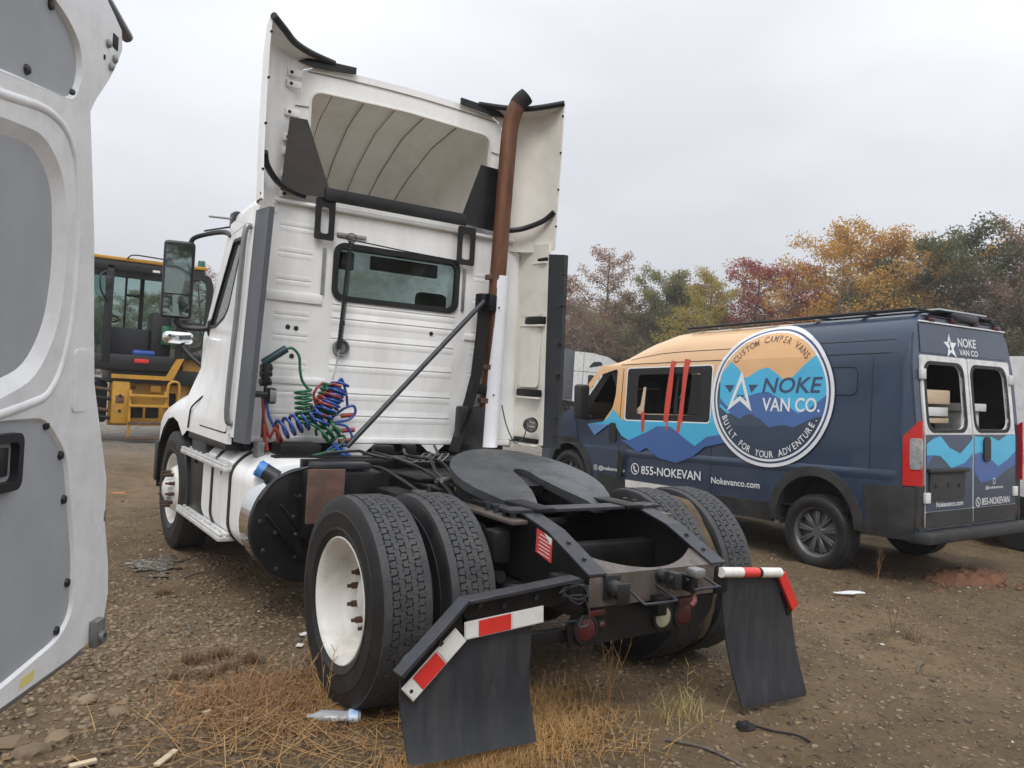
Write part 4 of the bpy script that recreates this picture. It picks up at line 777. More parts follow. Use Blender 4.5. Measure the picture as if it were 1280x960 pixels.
b = B(); bar(b, (-1.06, -.905, .668), (-.47, -.905, .715), .10, .02); bar(b, (-1.30, -.905, .43), (-1.055, -.905, .665), .10, .02); br = O('flap_bracket', b, M['black'], fl)
b = B(); bar(b, (-1.055, -.93, .722), (-.50, -.93, .768), .016, .075); bar(b, (-1.335, -.93, .465), (-1.055, -.93, .728), .016, .075); O('bracket_flange', b, M['gunmetal'], fl)
def strip(p, q, parts, h, par, y=-.92, m0='lamppale'):
    b = B(); bar(b, (p[0], y, p[1]), (q[0], y, q[1]), h*1.12, .003); o = O('reflector_backing', b, M['refw'], par); t0 = 0
    for fr_, cm in parts:
        k = B(); a = Vector(p).lerp(Vector(q), t0+.01); c = Vector(p).lerp(Vector(q), t0+fr_-.01); bar(k, (a.x, y-.004, a.y), (c.x, y-.004, c.y), h, .003); O('reflector_panel', k, M[cm], o); t0 += fr_
strip((-1.045, .595), (-.655, .625), [(.16, 'refw'), (.42, 'red'), (.42, 'refw')], .066, fl)
strip((-1.285, .375), (-1.06, .585), [(.18, 'refw'), (.44, 'red'), (.38, 'refw')], .072, fl)
for x, z in ((-.98, .69), (-.86, .68), (-.70, .70), (-1.15, .56), (-1.27, .39)):
    k = B(); lathe(k, [(.012, 0), (.012, .008), (0, .010)], axis((x, -.917, z), (0, -1, 0)), 6); O('bracket_bolt', k, M['gunmetal'], fl)
tub('flap_arm', [(-.60, -.86, .70), (-.42, -.82, .72)], .03, M['black'], fl, 10); bx('arm_mount', -.53, -.435, -.93, -.76, .60, .76, M['black'], fl, .02)
b = B()
for i in range(3): tube(b, spline([(-.58, -.95, .70+.01*i), (-.52, -.99, .71-.02*i), (-.46, -.98, .70+.015*i), (-.47, -.93, .735), (-.55, -.94, .745-.01*i), (-.60, -.95, .715)], 5), .0032, 5)
O('loose_wire', b, M['gunmetal'], fl); tub('chain_wire', spline([(-.46, -.95, .68), (-.44, -.97, .62), (-.45, -.97, .57), (-.49, -.96, .565), (-.47, -.96, .61)], 5), .004, M['gunmetal'], fl, 5)
tub('strut_rod', [(-.80, -.90, .585), (-.47, -.92, .575)], .005, M['gunmetal'], fl, 6); bx('lower_rail', -.72, -.43, -.88, -.84, .47, .53, M['black'], fl, .005)
b = B()
def flapr(u, v, w):
    k = max(0., (.62-v)/.62); return Vector((u+.16*k**1.15, -.945-.04*k+.022*sin(pi*min(1, k*1.1))+w, v))
plate(b, round_poly([(.425, .70), (.86, .69), (.955, .50), (.945, .02), (.435, .035)], .02), [], flapr, .008, [('v', z) for z in np.arange(.08, .66, .08)]+[('u', .6), ('u', .8)])
fr2 = O('mud_flap', b, M['flap'], truck, 60)
b = B(); bar(b, (.40, -.935, .665), (.90, -.935, .635), .05, .016); bar(b, (.87, -.935, .64), (.975, -.935, .47), .06, .016); O('flap_bracket', b, M['black'], fr2)
def rtube(p, q, parts):
    t0 = 0
    for fr_, cm in parts:
        a = Vector(p).lerp(Vector(q), t0); c = Vector(p).lerp(Vector(q), t0+fr_); k = B(); cyl(k, a, c, .026, n=16); O('reflector_tube', k, M[cm], fr2); t0 += fr_
rtube((.385, -.965, .735), (.83, -.965, .70), [(.33, 'refw'), (.27, 'red'), (.05, 'black'), (.35, 'refw')])
b = B(); bar(b, (.845, -.965, .69), (.97, -.965, .505), .055, .02); O('reflector_panel', b, M['red'], fr2)
bx('arm_mount', .37, .46, -.95, -.82, .62, .76, M['black'], fr2, .015)
# ------------------------------------------------------------------ burnt-out camper van with printed wrap (local: forward +Y, left side x < 0)
van = empty('camper_van', 'dark blue camper van wrapped with mountains and a round logo, windows broken out', 'van')
VR = Matrix(((.99977, -.01115, -.01857), (.01199, .99888, .04571), (.01804, -.04592, .99878))).to_4x4(); VR.translation = (5.6764, 1.5754, -.0939); van.matrix_world = VR
def wrapmat(name, base, rough=.28):
    return mat(name, base, rough, var=.05, scale=3, coat=.4, dirt=tuple(x*.75+.03 for x in base), damt=.35, dscale=3.5)
navy = (.025, .044, .082)
m = wrapmat('van_paint', navy); t = m.node_tree; bs = t.nodes['Principled BSDF']; src = bs.inputs['Base Color'].links[0].from_socket
tcn = t.nodes.new('ShaderNodeTexCoord'); sx = t.nodes.new('ShaderNodeSeparateXYZ'); t.links.new(tcn.outputs['Object'], sx.inputs[0])
def gt(s, v, op='GREATER_THAN'):
    q = t.nodes.new('ShaderNodeMath'); q.operation = op; t.links.new(s, q.inputs[0]); q.inputs[1].default_value = v; return q.outputs[0]
def mul(a, c):
    q = t.nodes.new('ShaderNodeMath'); q.operation = 'MULTIPLY'; t.links.new(a, q.inputs[0]); t.links.new(c, q.inputs[1]); return q.outputs[0]
msk = mul(mul(gt(sx.outputs[1], .55), gt(sx.outputs[2], 1.46)), gt(sx.outputs[1], 3.72, 'LESS_THAN'))
mxn = t.nodes.new('ShaderNodeMix'); mxn.data_type = 'RGBA'; t.links.new(msk, mxn.inputs[0]); t.links.new(src, mxn.inputs[6])
orr = t.nodes.new('ShaderNodeMix'); orr.data_type = 'RGBA'; mrr = t.nodes.new('ShaderNodeMapRange'); mrr.inputs[1].default_value = 1.5; mrr.inputs[2].default_value = 2.3; t.links.new(sx.outputs[2], mrr.inputs[0]); t.links.new(mrr.outputs[0], orr.inputs[0])
orr.inputs[6].default_value = (.72, .37, .12, 1); orr.inputs[7].default_value = (.74, .48, .27, 1); t.links.new(orr.outputs[2], mxn.inputs[7]); t.links.new(mxn.outputs[2], bs.inputs['Base Color'])
M['van'] = m
M['cream'] = wrapmat('wrap_orange', (.74, .43, .20)); M['cyan'] = wrapmat('wrap_cyan', (.055, .44, .70)); M['mid'] = wrapmat('wrap_blue', (.045, .12, .34)); M['navyw'] = wrapmat('wrap_navy', navy); M['wrapw'] = wrapmat('wrap_white', (.76, .78, .80)); M['ltblue'] = wrapmat('wrap_light_blue', (.10, .24, .50))
M['brownink'] = wrapmat('wrap_brown', (.16, .09, .06)); M['navyink'] = wrapmat('wrap_ink', (.03, .05, .13))
M['clad'] = mat('black_cladding', (.020, .0215, .024), .55, var=.2, scale=5, dirt=(.085, .078, .065), damt=.5, dscale=4, bump=.08, bscale=120)
M['char'] = mat('charred', (.014, .013, .012), .9, var=.4, scale=9, dirt=(.06, .05, .042), damt=.5, dscale=5)
M['ply'] = mat('pale_plywood', (.52, .39, .26), .7, c2=(.62, .50, .36), scale=3, stretch=(1, 1, 9)); M['whitepanel'] = mat('van_white', (.70, .71, .71), .4, var=.05, dirt=(.25, .24, .22), damt=.5, dscale=5)
M['tape'] = mat('red_tape', (.56, .06, .035), .45, var=.12)
ZP = [.40, .55, .80, 1.45, 2.10, 2.20, 2.30, 2.40, 2.48, 2.55, 2.60]; XP = [.99, 1.02, 1.03, 1.025, .982, .972, .945, .915, .865, .79, .66]
YR = [-1.2, 1.95, 2.3, 2.6, 2.83, 3.0, 3.15, 3.5]; HR = [2.63, 2.63, 2.60, 2.52, 2.43, 2.34, 2.27, 2.20]
def sidef(s):
    def f(u, v, w):
        x = float(np.interp(v, ZP, XP))-w
        if u > 3.9: x -= .16*((u-3.9)/1.05)**2
        if u < -.9: x -= .05*((-.9-u)/.17)**2
        z = v
        if v > 2.2: z = 2.2+(v-2.2)*(float(np.interp(u, YR, HR))-2.2)/.43
        y = u
        if u < -.95: y = u+.09*max(0., (v-1.4)/1.1)*(-.95-u)/.12
        return Vector((s*x, y, z))
    return f
cuts = [('v', z) for z in ZP[1:-1]]+[('u', y) for y in (-.98, -.9, 1.95, 2.3, 2.6, 2.83, 3.0, 4.1, 4.3, 4.5, 4.7)]
arcR = [(.47*cos(a), .50+.47*sin(a)) for a in np.linspace(0, pi, 15)]; arcF = [(4.10+.46*cos(a), .66+.46*sin(a)) for a in np.linspace(0, pi, 15)]
out = [(-1.07, .45), (-.47, .45)]+arcR[::-1]+[(.47, .45), (3.60, .50)]+arcF[::-1]+[(4.60, .55), (4.93, .60), (4.93, 1.0), (4.78, 1.22), (4.45, 1.46), (4.05, 1.62), (3.50, 2.16), (3.30, 2.30), (3.0, 2.60), (-1.07, 2.60)]
dwin = [(3.11, 2.15), (3.46, 2.08), (3.86, 1.66), (3.84, 1.46), (3.34, 1.44), (3.17, 1.62), (3.12, 1.80)]; swin = rrect(1.44, 2.90, 1.475, 2.14, .04)
body = None
for s in (-1, 1):
    b = B(); plate(b, out, [round_poly(dwin, .05), swin], sidef(s), 0, cuts)
    if body is None: body = B()
    merge(body, b)
g = []
for y in (-1.07, -.6, 0, .6, 1.2, 1.95, 2.3, 2.6, 2.83, 3.0, 3.15, 3.3):
    f = sidef(1); p = f(y, 2.60, 0); h = p.z; g.append([body.verts.new((p.x*k, p.y, h+.045*(1-k*k))) for k in np.linspace(-1, 1, 11)])
for a, c in zip(g, g[1:]):
    for i in range(10): body.faces.new((a[i], a[i+1], c[i+1], c[i]))
hood = []
for y, z in ((3.85, 1.78), (4.05, 1.62), (4.45, 1.46), (4.78, 1.22), (4.93, 1.0), (4.97, .6)):
    x = sidef(1)(min(y, 4.93), min(z, 1.6), 0).x; hood.append([body.verts.new((x*k, y+.08*(1-k*k), z+.05*(1-k*k))) for k in np.linspace(-1, 1, 9)])
for a, c in zip(hood, hood[1:]):
    for i in range(8): body.faces.new((a[i], a[i+1], c[i+1], c[i]))
bd = O('body', body, M['van'], van, 30)
# charred lining inside, floor, bulkhead, leftovers of the fit-out
b = B()
for s in (-1, 1):
    t_ = B(); plate(t_, [(-1.0, .62), (3.6, .62), (3.9, 1.4), (3.3, 2.1), (3.0, 2.5), (-1.0, 2.5)], [rrect(1.46, 2.88, 1.49, 2.12, .04), dwin], lambda u, v, w, s=s: sidef(s)(u, v, .05+w), 0, cuts); merge(b, t_)
g = []
for y in (-1.0, 1.95, 2.6, 3.0): h = float(np.interp(y, YR, HR))-.06; g.append([b.verts.new((x, y, h)) for x in (-.75, .75)])
for a, c in zip(g, g[1:]): b.faces.new((a[0], a[1], c[1], c[0]))
vs_ = [b.verts.new(p) for p in ((-1, -1, .62), (1, -1, .62), (1, 3.6, .62), (-1, 3.6, .62))]; b.faces.new(vs_); O('lining', b, M['char'], van, 0)
bx('bulkhead', -.2, .9, .9, .95, .62, 2.4, M['char'], van, .005)
bx('cabinet', .35, .92, -.6, .9, .62, 1.75, M['ply'], van, .01); bx('cabinet', .30, .90, 1.2, 2.8, .62, 1.45, M['char'], van, .02)
bx('shelf_board', -.90, -.15, -.94, -.55, 1.72, 1.86, M['ply'], van, .01); bx('shelf_board', -.80, -.15, -.92, -.5, 1.60, 1.69, M['whitepanel'], van, .006); bx('shelf_board', -.85, -.10, -.90, -.6, 1.53, 1.585, M['ply'], van, .006)
bx('white_box', .12, .62, -.92, -.6, 1.66, 1.74, M['whitepanel'], van, .006); bx('white_box', .18, .55, -.88, -.6, 1.40, 1.655, M['whitepanel'], van, .01); bx('white_box', -.90, -.68, -.93, -.7, 1.605, 1.70, M['wrapw'], van, .01)
bx('dashboard', -.95, .95, 3.55, 3.95, .9, 1.45, M['char'], van, .05)
for x in (-.5, .5): bx('seat', x-.25, x+.25, 2.95, 3.12, .9, 1.9, M['char'], van, .06)
b = B(); plate(b, [(-.9, 0), (.9, 0), (.8, 1), (-.8, 1)], [], lambda u, v, w: Vector((u, 3.86-.5*v+.1*(1-u*u)+w, 1.70+.52*v)), .006, [('u', k) for k in (-.45, 0, .45)]); O('windscreen', b, M['darkglass'], van)
# ---- broken left window: black frame, what is left of the panes, red tape
sf = sidef(-1); sc = [('v', 2.10), ('v', 1.8)]
b = B(); plate(b, rrect(1.435, 2.905, 1.468, 2.147, .045), [rrect(1.60, 2.70, 1.545, 2.06, .05)], lambda u, v, w: sf(u, v, -.004+w), .01, sc); wf = O('side_window', b, M['rubber'], van)
b = B(); plate(b, rrect(1.42, 2.92, 1.455, 2.16, .05), [rrect(1.436, 2.904, 1.470, 2.145, .045)], lambda u, v, w: sf(u, v, -.006+w), .008, sc); O('window_edge', b, M['wrapw'], wf)
pl('pane', [(1.62, 1.56), (1.90, 1.56), (1.96, 2.03), (1.62, 2.05)], lambda u, v, w: sf(u, v, .02+w), .004, M['darkglass'], wf)
pl('pane', [(2.0, 1.56), (2.07, 1.56), (2.12, 2.02), (1.99, 2.03)], lambda u, v, w: sf(u, v, .022+w), .004, M['darkglass'], wf)
pl('scorched_trim', [(2.60, 1.55), (2.75, 1.55), (2.72, 1.62), (2.66, 1.66), (2.62, 1.9), (2.58, 1.9)], lambda u, v, w: sf(u, v, .03+w), .01, M['ply'], wf)
bx('inner_rail', -.93, -.90, 1.6, 2.7, 1.52, 1.555, M['ply'], van, .004)
for i, q in enumerate(([(2.12, 2.23), (2.04, 2.22), (2.11, 1.36), (2.19, 1.36)], [(1.88, 2.24), (1.80, 2.23), (1.87, 1.34), (1.945, 1.33)], [(2.60, 1.58), (2.52, 1.575), (2.515, 1.32), (2.565, 1.315)])):
    pl('tape_strip', q, lambda u, v, w: sf(u, v, -.016-.008*sin(u*40+v*9)+w), .002, M['tape'], van, cuts=[('v', z) for z in (1.45, 1.6, 1.75, 1.9, 2.05, 2.14)])
# seams: gutter, door gaps, crease, small rear hatch outline
def seam(pts, r=.005, off=-.001, m='groove', nm='panel_gap'): return tub(nm, [sf(u, v, off) for u, v in pts], r, M[m], van, 5)
L_ = lambda a, c, n=10: [(a[0]+(c[0]-a[0])*i/n, a[1]+(c[1]-a[1])*i/n) for i in range(n+1)]
seam(L_((-1.0, 2.205), (3.05, 2.205), 16)); seam(L_((-1.0, 2.335), (2.9, 2.335), 20), .004); seam(L_((2.99, 2.15), (3.03, .55))+[]); seam(L_((3.93, 1.45), (3.88, 1.15), 4)); seam(L_((1.40, .62), (1.40, 1.46))); seam(L_((-.62, .98), (-.62, 2.18)), .004)
h_ = rrect(-.46, .45, 1.795, 2.075, .06, 4); seam(h_+[h_[0]], .006, nm='hatch_outline')
def ridge(z, y0, y1, k):
    b = B(); pr = [(.05, 0), (.02, .012), (-.02, .012), (-.06, 0)]; g = [[b.verts.new(sf(u, z+dz, -p*q*k+.002)) for dz, p in pr] for u, q in [(y0, 0), (y0+.06, 1)]+[(y0+.06+(y1-y0-.12)*i/8, 1) for i in range(1, 9)]+[(y1, 0)]]
    for a, c in zip(g, g[1:]):
        for i in range(3): b.faces.new((a[i], a[i+1], c[i+1], c[i]))
    return O('pressed_ridge', b, M['van'], van, 50)
ridge(1.03, -.90, 2.90, 1.2)
# ---- wrap graphics, left side
cut = [('v', z) for z in (1.45, 1.7, 1.9, 2.10, 2.20, 2.30, 2.40, 2.48, 2.55)]
CY = [(3.66, 1.39), (3.33, 1.43), (3.21, 1.51), (3.15, 1.61), (2.97, 1.48), (2.92, 1.455), (1.43, 1.455), (1.34, 1.47), (1.10, 1.36), (1.46, 1.30), (1.65, 1.18), (1.86, 1.29), (2.05, 1.40), (2.29, 1.40), (2.47, 1.32), (2.81, 1.20), (2.96, 1.26), (3.07, 1.38), (3.19, 1.40), (3.5, 1.30)]
MI = [(2.81, 1.2), (2.47, 1.32), (2.29, 1.4), (2.05, 1.4), (1.86, 1.29), (1.65, 1.18), (1.46, 1.30), (1.10, 1.36), (1.2, 1.24), (1.49, 1.18), (1.68, 1.05), (1.94, .96), (2.25, 1.0), (2.47, 1.12), (2.61, 1.05), (2.96, 1.2)]
decal('wrap_cyan_peaks', CY, sf, -.0155, M['cyan'], van, cuts=cut); decal('wrap_blue_peaks', MI, sf, -.0175, M['mid'], van, cuts=cut); decal('wrap_light_tip', [(3.66, 1.385), (3.21, 1.40), (3.5, 1.24)], sf, -.0175, M['ltblue'], van)
decal('wrap_cyan_edge', [(1.43, 1.46), (1.20, 1.46), (1.20, 1.92), (1.36, 1.80), (1.40, 1.62)], sf, -.0155, M['cyan'], van, cuts=cut)
LC, LZ, RO = .595, 1.79, .80
def ring(name, r0, r1, off, m): decal(name, circ(LC, LZ, r1*1.02, 72, r1*.98), sf, off, m, van, holes=[circ(LC, LZ, r0*1.02, 72, r0*.98)] if r0 else [], cuts=cut)
ring('logo_ring', .758, .80, -.0200, M['wrapw']); ring('logo_ring', .735, .760, -.0210, M['navyink']); ring('logo_ring', .712, .737, -.0220, M['wrapw']); ring('logo_field', 0, .714, -.0195, M['navyw'])
def clip_circle(P, r=.712):
    o = []; 
    for i, p in enumerate(P):            # densify, then pull points outside the disc onto its rim
        q = P[(i+1) % len(P)]
        for k in range(6): o.append((p[0]+(q[0]-p[0])*k/6, p[1]+(q[1]-p[1])*k/6))
    R = []
    for u, v in o:
        du, dv = (u-LC)/1.02, (v-LZ)/.98; d = sqrt(du*du+dv*dv); k = min(1, r/d) if d > 1e-6 else 1; R.append((LC+du*k*1.02, LZ+dv*k*.98))
    return R
sky_ = [(1.40, 2.02)]+[(LC+.8*cos(a), LZ+.8*sin(a)) for a in np.linspace(2.8-2.5, 2.8, 14)][::-1]+[(-.2, 2.02)]
decal('logo_sky', clip_circle([(1.31, 1.95), (1.25, 2.2), (1.0, 2.5), (.6, 2.62), (.2, 2.5), (-.05, 2.25), (-.13, 1.95), (.3, 1.85), (.9, 1.85)]), sf, -.0205, M['cream'], van, cuts=cut)
LCY = [(1.29, 2.04), (1.14, 2.18), (1.01, 2.08), (.97, 1.99), (.88, 2.0), (.74, 2.08), (.62, 2.1), (.5, 2.03), (.42, 1.97), (.29, 1.99), (.15, 2.12), (0, 2.23), (-.06, 2.21), (-.14, 2.11), (-.14, 1.7), (0, 1.62), (.2, 1.55), (.5, 1.6), (.75, 1.7), (.96, 1.6), (1.16, 1.58), (1.28, 1.66)]
LMI = [(1.28, 1.76), (1.16, 1.66), (1.05, 1.69), (.88, 1.78), (.74, 1.82), (.6, 1.83), (.46, 1.76), (.34, 1.68), (.2, 1.6), (.09, 1.64), (0, 1.7), (-.14, 1.8), (-.15, 1.58), (-.01, 1.56), (.11, 1.51), (.25, 1.45), (.36, 1.47), (.47, 1.46), (.57, 1.44), (.68, 1.52), (.82, 1.58), (.92, 1.56), (.97, 1.52), (1.08, 1.57), (1.16, 1.62), (1.3, 1.71)]
decal('logo_cyan_peaks', clip_circle(LCY), sf, -.0215, M['cyan'], van, cuts=cut); decal('logo_blue_peaks', clip_circle(LMI), sf, -.0225, M['mid'], van, cuts=cut)
decal('logo_star', [(.975, 2.07), (.81, 1.61), (.985, 1.73), (1.165, 1.61)], sf, -.0245, M['wrapw'], van, holes=[[(.975, 1.95), (.885, 1.715), (.985, 1.785), (1.085, 1.715)]], cuts=cut)
for q in ([(1.22, 1.91), (1.075, 1.91), (1.135, 1.82)], [(.875, 1.91), (.74, 1.91), (.83, 1.82)], [(1.03, 1.795), (.925, 1.795), (.98, 1.72)]): decal('logo_star_tip', q, sf, -.0235, M['navyink'], van)
lettering('lettering', 'NOKE', sf, -.0240, M['navyink'], van, .665, -.065, 1.815, 1.985, shear=.05); lettering('lettering', 'VAN CO.', sf, -.0240, M['wrapw'], van, .67, -.06, 1.615, 1.765)
lettering('lettering', 'CUSTOM CAMPER VANS', sf, -.0240, M['brownink'], van, 0, 0, 0, 0, -1, (LC, LZ, .632, 140, 42, .075, True))
lettering('lettering', 'BUILT FOR YOUR ADVENTURE.', sf, -.0240, M['wrapw'], van, 0, 0, 0, 0, -1, (LC, LZ, .645, 203, 337, .075, False))
lettering('lettering', '855-NOKEVAN', sf, -.0165, M['wrapw'], van, 2.56, 1.545, .775, .885); lettering('lettering', 'Nokevanco.com', sf, -.0165, M['wrapw'], van, 1.38, .68, .76, .835); lettering('lettering', '@nokevanco', sf, -.0165, M['wrapw'], van, 3.40, 2.87, .76, .83)
decal('phone_ring', circ(2.675, .835, .075, 24), sf, -.0165, M['wrapw'], van, holes=[circ(2.675, .835, .062, 24)]); decal('phone_mark', [(2.71, .87), (2.69, .88), (2.675, .85), (2.685, .84), (2.665, .815), (2.655, .825), (2.635, .80), (2.65, .79), (2.68, .80), (2.705, .835)], sf, -.0165, M['wrapw'], van)
decal('camera_mark', rrect(3.43, 3.50, .765, .835, .018), sf, -.0165, M['wrapw'], van, holes=[rrect(3.437, 3.493, .772, .828, .014)]); decal('camera_mark', circ(3.465, .80, .018, 14), sf, -.0165, M['wrapw'], van, holes=[circ(3.465, .80, .011, 14)])
# ---- cladding, arches
for s in (-1, 1):
    f = sidef(s)
    for c, rr, z0 in (((0, .50), .47, .42), ((4.10, .66), .46, .52)):
        A = np.linspace(-.08, pi+.08, 22); P = [(c[0]+(rr+.085)*cos(a), c[1]+(rr+.085)*sin(a)) for a in A]+[(c[0]+(rr-.01)*cos(a), c[1]+(rr-.01)*sin(a)) for a in A[::-1]]
        b = B(); plate(b, P, [], lambda u, v, w: f(u, v, -.03+w), .06, [('v', .8)]); O('wheel_arch', b, M['clad'], van, 40)
        b = B(); rw = [[b.verts.new((s*x, c[0]+(rr-.012)*cos(a), c[1]+(rr-.012)*sin(a))) for a in np.linspace(-.2, pi+.2, 20)] for x in (1.0, .62)]
        for i in range(19): b.faces.new((rw[0][i], rw[0][i+1], rw[1][i+1], rw[1][i]))
        vs_ = [b.verts.new((s*.62, c[0]+rr*cos(a), c[1]+rr*sin(a))) for a in np.linspace(-.2, pi+.2, 20)]; b.faces.new(vs_); O('wheel_well', b, M['groove'], van)
    b = B(); plate(b, [(-1.09, .43), (-.50, .43), (-.60, .60), (-.585, .75), (-.56, .925), (-1.085, .935)], [], lambda u, v, w: f(u, v, -.016+w), .03, [('v', .8), ('v', .55), ('u', -.98), ('u', -.9)]); O('rear_cladding', b, M['clad'], van)
    b = B(); plate(b, [(.53, .42), (3.58, .48), (3.55, .64), (.585, .625)], [], lambda u, v, w: f(u, v, -.012+w), .03); O('sill_cladding', b, M['clad'], van)
    if s < 0: pl('torn_sill', [(1.50, .60), (2.86, .58), (2.86, .68), (1.50, .655)], lambda u, v, w: f(u, v, -.020+w), .006, M['refw'], van); pl('torn_cladding', [(2.86, .48), (3.45, .50), (3.42, .74), (2.86, .68)], lambda u, v, w: f(u, v, -.022+w), .012, M['clad'], van)
# ---- wheels
sp_h = [(.23, -.05), (.255, -.085), (.262, -.10), (.255, -.105), (.24, -.095), (.228, -.06), (.222, .02)]
b = B(); lathe(b, sp_h, XA, 40); RIMV = O('tmp', b, mat('alloy_dark', (.13, .133, .14), .4, .5, var=.15, dirt=(.12, .11, .095), damt=.5, dscale=9), None).data
b = B(); lathe(b, [(.226, .0), (.21, -.02), (.10, -.035), (.075, -.06), (.06, -.075), (0, -.078)], XA, 36)
for i in range(9):
    a = 2*pi*i/9
    for da in (-.10, .10):
        mt = Matrix.Rotation(a+da*.8, 4, 'X'); box(b, -.075, -.045, -.013, .013, .06, .222, mt, .005, 1)
SPK = O('tmp', b, bpy.data.materials['alloy_dark'], None).data
b = B(); pr = [(.24, -.085), (.262, -.112), (.30, -.132), (.345, -.128), (.37, -.112), (.380, -.095)]; lathe(b, pr+[(.382, 0)]+[(r, -h) for r, h in pr[::-1]], XA, 64); VTY = O('tmp', b, M['rubber'], None).data
V, F = [], []
for k in range(4):
    for i in range(60):
        a0 = (i+.5*(k % 2))*2*pi/60; a1 = a0+2*pi/60*.72; h0 = -.096+k*.048+.004; h1 = h0+.040; n = len(V)
        for rr in (.378, .388):
            for h, a in ((h0, a0), (h0, a1), (h1, a1+.01), (h1, a0+.01)): V.append((h, rr*cos(a), rr*sin(a)))
        F += [(n+4, n+5, n+6, n+7)]+[(n+j, n+(j+1) % 4, n+4+(j+1) % 4, n+4+j) for j in range(4)]
VTR = bpy.data.meshes.new('tread_blocks'); VTR.from_pydata(V, [], F); VTR.materials.append(M['tread'])
for o in [o for o in bpy.data.objects if o.name.startswith('tmp')]: bpy.data.objects.remove(o)
def vwheel(x, y, z, rot, par):
    t_ = bpy.data.objects.new('tyre', VTY); COL.objects.link(t_); t_.parent = par; t_.location = (x, y, z); t_.rotation_euler = (0, 0, rot)
    for nm, me in (('rim', RIMV), ('spokes', SPK), ('tread_blocks', VTR)):
        q = bpy.data.objects.new(nm, me); COL.objects.link(q); q.parent = t_
        if nm == 'tread_blocks': q['kind'] = 'stuff'
for x, rot in ((-.90, 0), (.90, pi)): vwheel(x, 0, .375, rot, van); vwheel(x, 4.10, .62, rot, van)
b = B(); cyl(b, (-.8, 0, .36), (.8, 0, .36), .05, n=10); O('rear_axle', b, M['black'], van); bx('underbody', -.85, .85, -.9, 3.6, .42, .60, M['black'], van, .03)
# ---- rear end
def rearf(u, v, w): return Vector((u*(1-.045*max(0., (v-1.9)/.7)), -1.075+.095*max(0., (v-1.4)/1.1)+w, v))
rc = [('v', z) for z in (1.4, 1.6, 1.8, 2.0, 2.2, 2.4)]
wl_, wr_ = rrect(-.80, -.12, 1.475, 2.10, .11), rrect(.075, .76, 1.475, 2.10, .11)
b = B(); plate(b, [(-.985, .50), (.985, .50), (.985, 2.1), (.93, 2.4), (.80, 2.58), (-.80, 2.58), (-.93, 2.4), (-.985, 2.1)], [rrect(-.86, .86, .55, 2.17, .05)], rearf, .02, rc); O('rear_frame', b, M['van'], van)
bx('header_strip', -.84, .84, -1.0, -.985, 2.503, 2.518, M['wrapw'], van, .003)
pl('header_panel', [(-.85, 2.21), (.85, 2.21), (.86, 2.49), (-.86, 2.49)], lambda u, v, w: rearf(u, v, -.008+w), .007, M['navyw'], van, cuts=rc)
